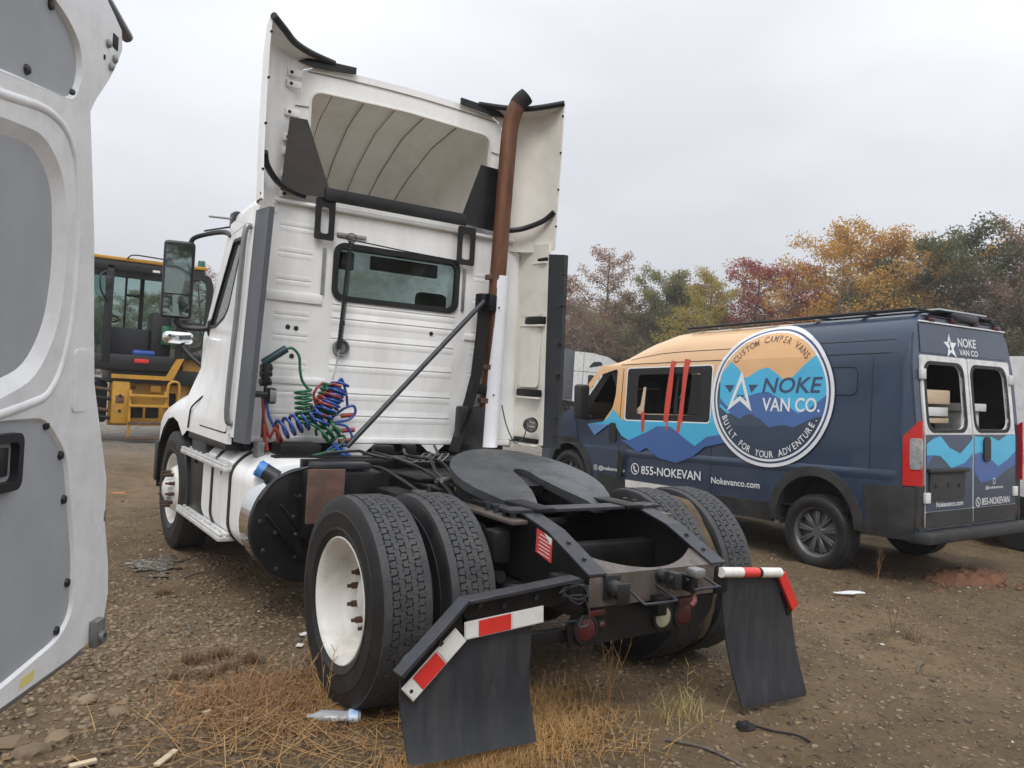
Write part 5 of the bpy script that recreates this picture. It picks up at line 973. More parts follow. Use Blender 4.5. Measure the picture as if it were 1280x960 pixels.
for x0, x1, wn in ((-.875, -.012, wl_), (.012, .875, wr_)):
    b = B(); plate(b, rrect(x0, x1, .535, 2.185, .03), [wn], lambda u, v, w: rearf(u, v, -.016+w), .03, rc); dr = O('rear_door', b, M['whitepanel'], van)
    c = Vector(((x0+x1)/2-.02, 1.79)); b = B(); plate(b, [tuple(c+(Vector(p)-c)*1.10) for p in wn], [[tuple(c+(Vector(p)-c)*1.0) for p in wn]], lambda u, v, w: rearf(u, v, -.022+w), .02, rc); O('window_seal', b, M['rubber'], dr)
    b = B(); plate(b, rrect(x0+.004, x1-.004, .70, 1.425, .015), [], lambda u, v, w: rearf(u, v, -.0195+w), .003); O('door_wrap', b, M['navyw'], dr)
    b = B(); plate(b, rrect(x0+.004, x1-.004, .54, .695, .015), [], lambda u, v, w: rearf(u, v, -.026+w), .009); O('door_cladding', b, M['clad'], dr)
    xh = x0-.02 if x0 < 0 else x1-.06
    for z in (2.0, .83): bx('door_hinge', xh, xh+.08, -1.115+.095*max(0, (z-1.4)/1.1), -1.08+.095*max(0, (z-1.4)/1.1), z-.05, z+.05, M['whitepanel'], dr, .006)
    if x0 < 0:
        decal('wrap_cyan_wave', [(-.865, 1.34), (-.74, 1.39), (-.62, 1.41), (-.46, 1.3), (-.26, 1.24), (-.1, 1.33), (-.017, 1.39), (-.017, 1.24), (-.16, 1.15), (-.42, 1.1), (-.62, 1.22), (-.74, 1.23), (-.865, 1.23)], rearf, -.0215, M['cyan'], dr)
        decal('wrap_blue_wave', [(-.865, 1.23), (-.74, 1.23), (-.85, 1.13)], rearf, -.0215, M['mid'], dr); decal('wrap_blue_wave', [(-.017, 1.24), (-.16, 1.15), (-.42, 1.1), (-.017, 1.09)], rearf, -.0212, M['mid'], dr)
        lettering('lettering', 'Nokevanco.com', rearf, -.0220, M['wrapw'], dr, -.69, -.20, .735, .785)
        b = B(); plate(b, rrect(-.82, -.18, .80, 1.085, .05), [], lambda u, v, w: rearf(u, v, -.034+w), .016); pr_ = O('plate_recess', b, M['clad'], dr); bx('plate_light', -.86, -.14, -1.135, -1.10, 1.065, 1.105, M['clad'], dr, .01)
        for x in (-.72, -.5, -.3): bx('plate_mount', x-.02, x+.02, -1.116, -1.1095, .92, .96, M['groove'], dr, .003)
    else:
        decal('wrap_cyan_wave', [(.017, 1.41), (.18, 1.40), (.36, 1.40), (.5, 1.36), (.69, 1.42), (.868, 1.42), (.868, 1.25), (.69, 1.16), (.5, 1.1), (.36, 1.17), (.14, 1.25), (.017, 1.23)], rearf, -.0215, M['cyan'], dr)
        decal('wrap_blue_wave', [(.017, 1.23), (.14, 1.25), (.36, 1.17), (.5, 1.1), (.69, 1.16), (.868, 1.25), (.868, 1.11), (.62, 1.04), (.47, .97), (.15, .94), (.017, 1.05)], rearf, -.0212, M['mid'], dr)
        lettering('lettering', '@nokevanco', rearf, -.0230, M['wrapw'], dr, .24, .60, .865, .905); lettering('lettering', '855-NOKEVAN', rearf, -.0220, M['wrapw'], dr, .17, .74, .715, .785)
        decal('phone_ring', circ(.095, .75, .048, 20), rearf, -.0220, M['wrapw'], dr, holes=[circ(.095, .75, .038, 20)]); decal('phone_mark', [(.115, .73), (.10, .725), (.075, .755), (.085, .775), (.095, .77), (.09, .755)], rearf, -.0220, M['wrapw'], dr); decal('camera_mark', rrect(.39, .44, .92, .98, .012), rearf, -.0230, M['wrapw'], dr, holes=[rrect(.397, .433, .927, .973, .008)])
        b = B(); plate(b, rrect(.185, .315, 1.15, 1.40, .05), [], lambda u, v, w: rearf(u, v, -.04+w), .02); O('door_handle', b, M['plastic'], dr)
decal('logo_star', [(-.31, 2.42), (-.275, 2.335), (-.17, 2.335), (-.235, 2.275), (-.18, 2.185), (-.285, 2.235), (-.36, 2.185), (-.335, 2.275), (-.42, 2.335), (-.345, 2.335)], rearf, -.0100, M['wrapw'], van, holes=[[(-.31, 2.365), (-.29, 2.31), (-.265, 2.265), (-.285, 2.255), (-.315, 2.26), (-.30, 2.30), (-.325, 2.32)]])
lettering('lettering', 'NOKE', rearf, -.0100, M['wrapw'], van, -.14, .225, 2.30, 2.39); lettering('lettering', 'VAN CO', rearf, -.0100, M['wrapw'], van, -.12, .25, 2.215, 2.275)
for x, z in ((-.62, 2.535), (-.20, 2.55), (.22, 2.55), (.66, 2.535)): bx('roof_marker', x-.06, x+.06, -1.01, -.94, z-.02, z+.025, M['lampred'], van, .014)
bx('brake_light_housing', -.22, .24, -1.03, -.90, 2.555, 2.63, M['plastic'], van, .02)
M['taillens'] = mat('tail_lens', (.50, .02, .018), .12, var=.15, scale=25, coat=.6); M['clearlens'] = mat('clear_lens', (.52, .53, .54), .1, .5, var=.35, scale=20, coat=.6)
for s in (-1, 1):
    def tl(u, v, w, s=s): return Vector((s*(.985+.052*(1-u)-w*.6), -1.10+.14*(1-u)**1.0-.02*u, v))
    for v0, v1, m_ in ((.945, 1.09, 'taillens'), (1.09, 1.40, 'taillens'), (1.40, 1.56, 'taillens')):
        b = B(); plate(b, [(0, v0), (1, v0), (1, v1), (.0 if v1 < 1.5 else .75, v1)] if v1 < 1.5 else [(0, v0), (1, v0), (1, v1), (.75, v1-.02)], [], tl, .03); O('tail_light', b, M[m_], van)
    b = B(); plate(b, rrect(.38, 1.03, 1.10, 1.39, .06), [], lambda u, v, w: tl(u, v, -.012+w), .02, [('v', 1.25)]); O('clear_lamp', b, M['clearlens'], van)
    pl('corner_panel', [(.87, .55), (1.0, .55), (1.0, .95), (.87, .95)], lambda u, v, w: Vector((s*u, -1.085+w, v)), .02, M['clad'], van); bx('rear_reflector', s*.91-.012, s*.91+.012, -1.093, -1.085, .57, .66, M['lampred'], van, .002)
bx('rear_bumper', -.99, 1.04, -1.20, -.95, .405, .515, M['clad'], van, .03)
# ---- roof rack
for s in (-1, 1): bx('roof_rail', s*.74-.03, s*.74+.03, -.92, 2.05, 2.622, 2.655, M['blackp'], van, .008)
for y in np.linspace(-.85, 1.95, 6): bx('rack_bar', -.70, .70, y-.03, y+.03, 2.640, 2.656, M['blackp'], van, .006)
bx('solar_panel', -.35, .60, -.93, .5, 2.658, 2.675, mat('panel_edge', (.45, .47, .5), .3), van, .006)
# ---- mirror, door handle, open filler door
b = B(); box(b, -.10, .10, -.05, .09, -.24, .24, None, .04, 3); vm_ = O('door_mirror', b, M['plastic'], van); vm_.location = (-1.17, 3.62, 1.70); bx('mirror_arm', -1.14, -1.0, 3.60, 3.70, 1.45, 1.52, M['plastic'], van, .02)
pl('door_handle', rrect(3.06, 3.20, 1.16, 1.42, .04), lambda u, v, w: sf(u, v, -.02+w), .02, M['plastic'], van); pl('hanging_trim', [(2.92, .70), (3.0, .70), (2.96, 1.05), (2.86, .98)], lambda u, v, w: sf(u, v, -.05+w), .02, M['plastic'], van)
# ------------------------------------------------------------------ open white van door, close by on the left
A30 = radians(30); door = empty('van_door', 'open white van door with grey inner panels, close by at the left', 'door', (-2.328, -.527, 0)); 
dd = Vector((sin(A30), cos(A30), 0)); dn = Vector((cos(A30), -sin(A30), 0))
door.matrix_world = Matrix(((dd.x, dn.x*-1, 0, -2.328), (dd.y, dn.y*-1, 0, -.527), (0, 0, 1, 0), (0, 0, 0, 1)))      # local x along the door, -y towards the viewer, z up
M['doorw'] = mat('door_white', (.82, .83, .84), .36, var=.03, scale=2, dirt=(.40, .39, .36), damt=.38, dscale=6, coat=.3); M['panelg'] = mat('grey_liner', (.36, .38, .405), .5, var=.09, scale=3, dirt=(.32, .33, .35), damt=.4, dscale=5, bump=.05, bscale=200)
DO = [(-1.25, .575), (-.62, .600), (-.20, .600), (-.02, .615), (.055, .66), (.078, .75), (.065, .85), (.012, 1.02), (.010, 1.06), (.004, 1.17), (-.06, 1.32), (-.142, 1.51), (-.175, 1.72), (-.21, 1.984), (-.255, 2.20), (-.295, 2.38), (-.26, 2.43), (-.17, 2.53), (-.13, 2.585), (-.085, 2.66), (-.10, 2.72), (-.16, 2.745), (-.30, 2.80), (-.60, 2.86), (-1.25, 2.93)]
def dcurve(x, z): return -.05*max(0., (z-1.4)/1.4)**2 if False else 0.
def df(off): return lambda u, v, w: Vector((u, off+w, v))
P1 = round_poly([(-1.2, 2.75), (-.474, 2.60), (-.385, 2.555), (-.360, 2.47), (-.40, 2.375), (-.80, 2.318), (-1.2, 2.26)], .05); P2 = round_poly([(-1.2, 2.13), (-.80, 2.205), (-.56, 2.225), (-.43, 2.13), (-.385, 1.879), (-.42, 1.67), (-.533, 1.525), (-.715, 1.47), (-1.2, 1.33)], .10); P3 = round_poly([(-1.2, 1.39), (-.70, 1.412), (-.46, 1.410), (-.31, 1.29), (-.205, .93), (-.200, .75), (-.29, .69), (-.62, .655), (-1.2, .63)], .06)
b = B(); plate(b, DO, [P1, P2, P3], df(0), .03); O('inner_frame', b, M['doorw'], door, 30)
b = B(); plate(b, [(u-.012 if u > -1 else u, v) for u, v in DO], [], df(.03), .03); O('outer_skin', b, M['doorw'], door, 30)
def lipring(P, c, k, y0, y1):                 # bevelled pressing from the frame face down to the liner panel
    b = B(); c = Vector(c); a = [b.verts.new((p[0], y0, p[1])) for p in P]; d = []
    for p in P: q = Vector(p); q = q+(c-q).normalized()*k; d.append(b.verts.new((q.x, y1, q.y)))
    n = len(P)
    for i in range(n): b.faces.new((a[i], a[(i+1) % n], d[(i+1) % n], d[i]))
    return O('pressed_edge', b, M['doorw'], door, 60)
lipring(P2, (-.8, 1.85), .045, -.0005, .026); lipring(P1, (-.8, 2.5), .012, -.0005, .016); lipring(P3, (-.7, 1.0), .010, -.0005, .012)
# raised rib between the panels
def ribtube(pts, r): return tub('pressed_rib', [(u, -.0, v) for u, v in pts], r, M['doorw'], door, 12)
b = B(); ribs = spline([(-1.2, 2.20, 0), (-.80, 2.262, 0), (-.54, 2.295, 0), (-.40, 2.24, 0), (-.335, 2.08, 0), (-.32, 1.88, 0), (-.345, 1.66, 0), (-.43, 1.50, 0), (-.60, 1.445, 0), (-1.2, 1.36, 0)], 6); tube(b, [(p.x, .012, p.y) for p in ribs], [.019]*len(ribs), 12); O('pressed_rib', b, M['doorw'], door, 80)
for P, y in ((P1, .014), (P2, .024), (P3, .010)): b = B(); plate(b, [(p[0], p[1]) for p in P], [], df(y), .004); O('liner_panel', b, M['panelg'], door, 0)
for x, z, y in ((-.555, 2.60, .014), (-.66, 2.375, .014), (-.395, 2.40, .014), (-.52, 2.185, .024), (-.41, 1.98, .024), (-.415, 1.74, .024), (-.53, 1.555, .024), (-.44, 1.385, .010), (-.335, 1.285, .010), (-.295, 1.14, .010), (-.235, .86, .010), (-.29, .72, .010)):
    k = B(); lathe(k, [(.015, 0), (.013, .008), (.006, .011), (0, .011)], axis((x, y, z), (0, -1, 0)), 14); O('panel_clip', k, M['plastic'], door)
b = B(); plate(b, rrect(-.86, -.60, 1.215, 1.375, .03), [rrect(-.84, -.625, 1.24, 1.35, .02)], df(-.014), .024); hb = O('handle_bezel', b, M['plastic'], door); bx('door_handle', -.82, -.65, .0, .012, 1.255, 1.335, M['plastic'], door, .005)
for x, z in ((-.20, 2.635), (-.17, 2.57), (-.145, 2.605)): k = B(); lathe(k, [(.014, 0), (.014, .006), (.008, .010), (0, .010)], axis((x, -.001, z), (0, -1, 0)), 10); O('hinge_bolt', k, M['steel'], door)
bx('striker_hole', -.165, -.125, -.003, .001, 2.64, 2.685, M['groove'], door, .001); bx('striker_hole', -.225, -.215, -.003, .001, 2.575, 2.59, M['groove'], door, .001)
b = B(); tube(b, [(-1.25, .02, 2.925), (-.60, .02, 2.865), (-.30, .02, 2.81), (-.10, .02, 2.76), (.0, .02, 2.735)], .020, 8); tube(b, [(-1.25, .045, 2.955), (-.60, .045, 2.895), (-.30, .045, 2.84), (-.10, .045, 2.79), (.02, .045, 2.762)], .014, 8); tag(O('drip_rail', b, M['galv'], door, 60), kind='stuff')
b = B(); box(b, -.065, .0, -.03, .0, .59, .685, None, .006); lathe(b, [(.022, 0), (.022, .012), (.013, .012), (.013, .003), (0, .003)], axis((-.03, -.03, .622), (0, -1, 0)), 18); O('lower_roller', b, M['galv'], door)
tub('bottom_seal', [(-1.25, .02, .562), (-.62, .02, .588), (-.10, .02, .592)], .016, M['galv'], door, 8)
pl('yellow_mark', [(-.52, .617), (-.44, .617), (-.43, .648), (-.51, .646)], df(-.0012), .0006, mat('yellow_mark', (.72, .62, .22), .6), door)
bx('edge_latch', .0, .018, -.002, .02, 1.02, 1.06, M['steel'], door, .004)
pl('dent_pressing', rrect(-.30, -.20, 1.42, 1.62, .02), df(-.004), .004, M['doorw'], door)
# ------------------------------------------------------------------ yellow wheel loader beyond
ld = empty('wheel_loader', 'yellow wheel loader with black glazed cab, behind the open white door', 'loader', (0, 14.0, 0))
M['yel'] = mat('loader_yellow', (.52, .275, .03), .45, var=.12, scale=3, dirt=(.14, .085, .04), damt=.75, dscale=3); M['ldark'] = mat('loader_black', (.012, .0125, .014), .5, var=.2, scale=5)
M['ldglass'] = glass('loader_glass', (.72, .84, .82), .85, .03)
def lb(n, x0, x1, y0, y1, z0, z1, m, bev=.02, par=None): return bx(n, x0, x1, y0, y1, z0, z1, M[m], par or ld, bev)
lb('cab_roof', -.85, 1.38, -.05, 1.55, 3.53, 3.605, 'yel', .03); lb('roof_lining', -.78, 1.34, -.02, 1.50, 3.34, 3.535, 'ldark', .03)
for x in (-.42, .93): lb('cab_pillar', x-.07, x+.07, -.02, .10, 1.55, 3.45, 'ldark', .02)
for x in (-.72, .40, 1.25): lb('cab_pillar', x-.04, x+.04, 1.40, 1.50, 1.75, 3.45, 'ldark', .02)
pl('front_pane', [(-.80, 1.7), (-.45, 1.7), (-.45, 3.42), (-.80, 3.45)], fy(.05), .01, M['ldglass'], ld); pl('far_pane', [(-.80, 1.9), (1.3, 1.9), (1.3, 3.4), (-.80, 3.4)], fy(1.45), .01, M['ldglass'], ld)
lb('window_bar', .06, .10, 1.38, 1.42, 2.2, 3.4, 'ldark', .008); lb('window_bar', .1, .4, 1.38, 1.42, 2.95, 3.0, 'ldark', .008); lb('seat', .45, .85, .4, .9, 1.7, 2.6, 'ldark', .06); lb('console', -.35, .45, .5, 1.3, 1.5, 2.25, 'ldark', .05); tub('steering_wheel', [(-.28+.16*cos(a), .75+.05*sin(a), 2.42+.07*sin(a)) for a in np.linspace(0, 6.3, 20)], .018, M['ldark'], ld, 6)
lb('safety_vest', .62, .80, .25, .38, 1.95, 2.35, 'green', .05); lb('blue_cloth', .08, .50, .10, .35, 1.70, 1.82, 'blue', .05); lb('sub_frame', -.3, 1.5, .12, 1.3, 1.15, 1.45, 'ldark', .02); lb('lower_cab', -.80, .95, .0, 1.4, 1.40, 1.72, 'ldark', .05); lb('name_plate', .10, .36, -.02, -.005, 1.56, 1.64, 'red', .004)
b = B(); plate(b, round_poly([(.98, 1.75), (1.45, 1.95), (1.50, 3.25), (1.40, 3.44), (1.0, 3.44)], .12), [round_poly([(1.05, 1.9), (1.34, 1.98), (1.38, 3.18), (1.3, 3.33), (1.05, 3.33)], .1)], fy(-.10), .05); O('open_door', b, M['ldark'], ld); pl('door_pane', [(1.04, 1.9), (1.36, 1.98), (1.40, 3.30), (1.04, 3.34)], fy(-.08), .008, M['ldglass'], ld)
lb('door_bar', 1.0, 1.40, -.12, -.06, 2.40, 2.44, 'ldark', .008)
b = B(); plate(b, [(-.30, 1.32), (.70, 1.32), (.88, 1.68), (1.02, 1.70), (.82, 1.24), (-.30, 1.24)], [], fy(-.06), .06); O('yellow_skirt', b, M['yel'], ld); b = B(); plate(b, [(-.28, .30), (1.5, .30), (1.5, 1.3), (-.28, 1.24)], [rrect(.08, .36, .45, .72, .03), rrect(.40, .66, .45, .72, .03), rrect(.76, .98, .45, .98, .05)], fy(.25), .1); O('body_side', b, M['yel'], ld); lb('inner_frame', -.2, 1.4, .38, .9, .3, 1.2, 'ldark', .02)
for x, z in ((.16, 1.06), (.5, 1.06), (1.15, .9), (1.15, .6), (-.12, .9), (-.12, .6)): b = B(); lathe(b, [(.03, 0), (.03, .02), (0, .02)], axis((x, .25 if x > .1 else -.02, z), (0, -1, 0)), 8); O('cover_bolt', b, M['ldark'], ld)
lb('lock_box', .45, .65, .10, .25, .98, 1.12, 'yel', .02); lb('grease_plate', -.2, -.05, -.025, -.018, .75, .9, 'rustplate', .003)
b = B(); plate(b, [(1.05, 1.28), (2.6, 1.30), (2.6, 1.9), (1.05, 1.66)], [], fy(.15), .9); O('engine_hood', b, M['yel'], ld); lb('rear_platform', .95, 2.4, -.02, .5, 1.68, 1.80, 'ldark', .03)
lb('ladder_box', -.26, .05, -.02, .3, .35, 1.18, 'yel', .02)
for x in (.05, .70): lb('ladder_rail', x-.022, x+.022, -.12, -.06, .05, 1.02, 'yel', .008)
for z in (.08, .38, .72, .92): lb('ladder_step', .03, .72, -.20, -.03, z-.025, z+.025, 'rustplate' if z < .5 else 'yel', .006)
tub('hand_rail', spline([(.74, -.1, .72), (.74, -.1, 1.10), (.78, -.1, 1.20), (.88, -.1, 1.22), (.95, -.1, 1.14), (.95, -.1, .80), (.90, -.1, .70), (.74, -.1, .70)], 4), .028, M['yel'], ld, 8)
for i, (z, x1) in enumerate(((1.18, -.3), (1.0, -.28), (.82, -.25), (.6, -.3), (.45, -.26))): tub('hydraulic_hose', spline([(-1.4, .2+.05*i, z-.05), (-.9, .1, z+.05), (x1, .12, z)], 5), .035, M['rustplate'] if i % 2 else M['ldark'], ld, 8)
lb('articulation', -1.5, -.3, .3, 1.1, .35, 1.15, 'ldark', .05)
for x, y in ((1.9, .35), (-2.1, .35), (1.9, 1.9), (-2.1, 1.9)):
    b = B(); lathe(b, [(0, -.15), (.3, -.17), (.36, -.25), (.6, -.29), (.73, -.22), (.76, 0), (.73, .22), (.6, .29), (.36, .25), (0, .2)], axis((x, y, .75), (0, 1, 0)), 36); O('tyre', b, M['rubber'], ld)
lb('front_frame', -3.0, -1.5, .3, 1.6, .5, 1.5, 'yel', .06); b = B(); lathe(b, [(0, 0), (.075, 0), (.075, .11), (.06, .13), (0, .13)], axis((1.30, .2, 3.62), (0, 0, 1)), 16); O('beacon', b, mat('beacon_green', (.02, .10, .07), .25), ld)
lb('roof_lamp', .33, .47, -.03, .05, 3.37, 3.42, 'refw', .01); tub('roof_pipe', spline([(-.15, -.06, 3.58), (-.05, -.08, 3.66), (.3, -.08, 3.66), (.9, -.08, 3.63)], 4), .014, M['ldark'], ld, 6); tub('mirror_arm', spline([(-.45, -.1, 3.3), (-.62, -.25, 3.2), (-.6, -.25, 2.9), (-.45, -.12, 2.7)], 4), .018, M['ldark'], ld, 6); lb('mirror', -.52, -.40, -.28, -.2, 2.95, 3.2, 'ldark', .03)
# ------------------------------------------------------------------ far vehicles
def far_tractor(name, label, loc, rz, sc=1.):
    t_ = empty(name, label, 'truck', loc, rz); t_.scale = (sc,)*3; W_ = M['whitepanel']
    prof = [(0, 1.0), (0, 3.82), (1.2, 3.80), (2.2, 3.65), (3.1, 3.25), (3.5, 2.75), (3.9, 2.05), (5.2, 1.75), (5.5, 1.4), (5.5, .7), (3.2, .7), (2.8, 1.0)]
    b = B(); plate(b, round_poly(prof, .15), [], lambda u, v, w: Vector((u, w, v)), 2.4); O('cab', b, W_, t_, 30)
    pl('sleeper_window', round_poly([(.95, 2.95), (1.9, 3.15), (1.75, 3.35), (1.25, 3.30)], .1), fy(-.012), .02, M['ldark'], t_); pl('side_window', rrect(.95, 1.35, 1.85, 2.55, .08), fy(-.012), .02, M['ldark'], t_); pl('window_surround', rrect(.78, 1.5, 1.70, 2.68, .1), fy(-.008), .01, W_, t_); pl('door_window', round_poly([(1.9, 1.95), (1.9, 2.75), (2.9, 2.75), (3.3, 2.05)], .06), fy(-.012), .02, M['ldark'], t_)
    for pts in ([(.62, 1.0), (.62, 3.8)], [(0, 2.72), (1.6, 2.72)], [(1.7, .9), (1.7, 2.9)]): tub('panel_gap', [(u, -.004, v) for u, v in pts], .012, M['groove'], t_, 4)
    bx('side_extender', -.75, 0, -.02, .02, 1.1, 3.9, M['greyrub'], t_, .01); bx('chassis', -3.2, 5.2, .7, 1.7, .7, 1.05, M['black'], t_, .03)
    for x, y in ((4.4, .15), (4.4, 2.25), (-1.6, .2), (-1.6, 2.2), (-2.8, .2), (-2.8, 2.2)):
        b = B(); lathe(b, [(0, -.10), (.2, -.11), (.3, -.16), (.48, -.15), (.51, 0), (.48, .15), (.3, .16), (0, .1)], axis((x, y, .51), (0, 1, 0)), 24); O('tyre', b, M['rubber'], t_)
    bx('fuel_tank', .5, 2.4, .0, .6, .4, 1.0, M['alu'], t_, .1); return t_
far_tractor('semi_truck', 'far pale grey sleeper truck showing behind the camper van cab', (25.9, 33, -.15), radians(-8))
def far_car(name, label, loc, rz):
    t_ = empty(name, label, 'car', loc, rz); prof = [(0, .3), (0, .95), (.15, 1.0), (.6, 1.45), (1.8, 1.5), (2.5, 1.02), (3.6, .9), (3.75, .3)]
    b = B(); plate(b, round_poly(prof, .12), [], fy(0), 1.7); O('body', b, M['whitepanel'], t_, 30); pl('side_window', round_poly([(.5, 1.0), (.75, 1.38), (1.75, 1.42), (2.2, 1.02)], .05), fy(-.01), .02, M['ldark'], t_)
    for x in (.7, 3.0):
        for y in (.1, 1.6): b = B(); lathe(b, [(0, -.08), (.3, -.09), (.33, 0), (.3, .09), (0, .08)], axis((x, y, .33), (0, 1, 0)), 20); O('tyre', b, M['rubber'], t_)
    return t_
far_car('parked_car', 'small white car far off beside the sleeper truck', (32.5, 44, 0), radians(10)); far_car('parked_car', 'white car far off near the wood, left of the sleeper truck', (33.5, 52, .2), radians(190))
# white van beyond the camper: only its rear corner shows
wv = empty('white_van', 'white van beyond the blue camper, only its rear corner in view', 'van', (9.25, 1.25, -.09), radians(-1))
b = B(); plate(b, round_poly([(-1.0, .45), (-1.0, 2.3), (-.85, 2.45), (2.9, 2.40), (3.7, 1.7), (4.6, 1.4), (4.8, .9), (4.75, .45)], .1), [], lambda u, v, w: Vector((-1.0+w+.06*max(0, v-1.2)*(1 if w < 1 else -1), u, v)), 2.0, [('v', 1.2)]); O('body', b, M['whitepanel'], wv, 30)
for s in (-1, 1):
    bx('rear_window', s*.48-.36, s*.48+.36, -1.016, -.99, 1.5, 2.1, M['darkglass'], wv, .01); bx('tail_light', s*.93-.06, s*.93+.06, -1.03, -.93, 1.0, 1.5, M['taillens'], wv, .02)
    bx('door_hinge', s*.90-.05, s*.90+.05, -1.05, -.98, 1.9, 2.05, M['steel'], wv, .01)
    for y in (0, 3.9): b = B(); lathe(b, [(0, -.1), (.2, -.11), (.33, -.11), (.36, 0), (.33, .11), (0, .1)], axis((s*.9, y, .36), (1, 0, 0)), 28); O('tyre', b, M['rubber'], wv)
bx('rear_bumper', -1.02, 1.02, -1.15, -.98, .45, .62, M['clad'], wv, .03)
# ------------------------------------------------------------------ trees
M['bark'] = mat('bark', (.075, .06, .048), .9, c2=(.16, .14, .12), scale=4, stretch=(6, 6, 1)); M['palebark'] = mat('pale_bark', (.30, .28, .25), .85, c2=(.18, .165, .15), scale=3, stretch=(5, 5, 1))
LEAF = {'gold': ((.44, .245, .05), (.62, .38, .10)), 'rust': ((.28, .175, .12), (.40, .26, .18)), 'red': ((.28, .070, .062), (.42, .16, .115)), 'olive': ((.17, .17, .068), (.29, .26, .105)), 'green': ((.092, .105, .055), (.165, .165, .085)), 'yellow': ((.44, .34, .075), (.34, .29, .09)), 'brown': ((.20, .148, .10), (.31, .225, .15))}
for k, (a, c) in LEAF.items():
    m = mat('leaf_'+k, a, .8, c2=c, island=.42, scale=.6, spec=.15); M['leaf_'+k] = m
    t = m.node_tree; bs = t.nodes['Principled BSDF']; tl_ = t.nodes.new('ShaderNodeBsdfTranslucent'); ad = t.nodes.new('ShaderNodeMixShader'); ad.inputs[0].default_value = .45
    t.links.new(bs.inputs['Base Color'].links[0].from_socket, tl_.inputs[0]); t.links.new(bs.outputs[0], ad.inputs[1]); t.links.new(tl_.outputs[0], ad.inputs[2]); t.links.new(ad.outputs[0], t.nodes['Material Output'].inputs[0])
def branches(r, h, hw, n1, low):
    """trunk, limbs and twigs as tapered tubes; returns mesh parts and the twig tips"""
    b = B(); tips = []
    tr = [Vector((0, 0, 0))]
    for i in range(1, 8): tr.append(Vector((tr[-1].x+r.uniform(-.15, .15), tr[-1].y+r.uniform(-.15, .15), h*.92*i/7)))
    r0 = .012*h+.05; tube(b, tr, [r0*(1-.86*i/7) for i in range(8)], 7)
    for i in range(n1):
        f = low+(1-low)*(i+.5)/n1*.97; k = f*.92/1.0*7*h/(h*.92)*.92; k = min(6.99, f*7); p = tr[int(k)].lerp(tr[int(k)+1], k-int(k)); a = i*2.4+r.uniform(-.4, .4)
        L_ = hw*(1.0-.72*max(0, (f-.45)/.55)**1.3)*r.uniform(.7, 1.15); up = r.uniform(.35, .8)
        q = [p]
        for j in range(1, 5): q.append(p+Vector((cos(a), sin(a), up*(.5+.12*j)))*L_*j/4+Vector((r.uniform(-1, 1), r.uniform(-1, 1), r.uniform(-.5, .6)))*L_*.09)
        rb = r0*(1-.8*f)*.45; tube(b, q, [rb*(1-.8*j/4) for j in range(5)], 5)
        for j in range(1, 5):
            for z in range(3):
                aa = a+r.uniform(-1.3, 1.3); l2 = L_*r.uniform(.2, .5); e = q[j]+Vector((cos(aa), sin(aa), r.uniform(.1, .9)))*l2; md = q[j].lerp(e, .5)+Vector((r.uniform(-1, 1), r.uniform(-1, 1), r.uniform(-1, 1)))*l2*.12
                tube(b, [q[j], md, e], [rb*.42, rb*.28, .008], 4, False); tips += [md, e, q[j].lerp(e, .75)]
    tips += tr[5:]; return b, tips
def crown_mesh(tips, n, leaf, spread, seed, m):
    q = np.random.default_rng(seed); T = np.array([t[:] for t in tips]); wts = q.random(len(T))**1.6+.05; c = T[q.choice(len(T), n, p=wts/wts.sum())]+np.clip(q.normal(0, 1, (n, 3)), -1.5, 1.5)*spread*np.array([1, 1, .75])
    a = q.normal(0, 1, (n, 3)); a /= np.linalg.norm(a, axis=1)[:, None]; d = q.normal(0, 1, (n, 3)); d -= a*(d*a).sum(1)[:, None]; d /= np.linalg.norm(d, axis=1)[:, None]; e = np.cross(a, d); s = (leaf*q.uniform(.55, 1.3, n))[:, None]
    V = np.stack([c-d*s, c+e*s*.5+a*s*.15, c+d*s, c-e*s*.5-a*s*.1], 1).reshape(-1, 3); F = np.arange(4*n).reshape(n, 4)
    me = bpy.data.meshes.new('crown'); me.vertices.add(len(V)); me.vertices.foreach_set('co', V.astype(np.float32).ravel()); me.loops.add(4*n); me.loops.foreach_set('vertex_index', F.ravel().astype(np.int32)); me.polygons.add(n); me.polygons.foreach_set('loop_start', np.arange(0, 4*n, 4, dtype=np.int32)); me.polygons.foreach_set('loop_total', np.full(n, 4, np.int32)); me.update(calc_edges=True); me.materials.append(m); return me
PROTO = {}
def proto(kind, var):
    key = (kind, var)
    if key in PROTO: return PROTO[key]
    r = random.Random(hash((kind, var)) % 1000 if False else sum(map(ord, kind))*7+var*31)
    h = 10.; hw = {'gold': 3.3, 'green': 3.4, 'olive': 3.0, 'red': 2.7, 'rust': 2.2, 'yellow': 2.3, 'brown': 2.6, 'bare': 2.0}[kind]; n = {'gold': 19000, 'green': 30000, 'olive': 19000, 'red': 13500, 'rust': 8000, 'yellow': 15000, 'brown': 13000, 'bare': 900}[kind]
    low = {'gold': .22, 'green': .14, 'olive': .2, 'red': .25, 'rust': .25, 'yellow': .2, 'brown': .12, 'bare': .3}[kind]
    b, tips = branches(r, h, hw, 22, low); me = bpy.data.meshes.new('trunk'); bmesh.ops.recalc_face_normals(b, faces=b.faces); b.to_mesh(me); b.free(); me.materials.append(M['palebark'] if kind in ('bare', 'gold') else M['bark']); smooth(me, 60)
    cm = crown_mesh(tips, n, .066 if kind != 'green' else .072, .25 if kind not in ('rust', 'bare') else .2, var*13+len(kind), M['leaf_'+('rust' if kind == 'bare' else kind)]); PROTO[key] = (me, cm); return PROTO[key]
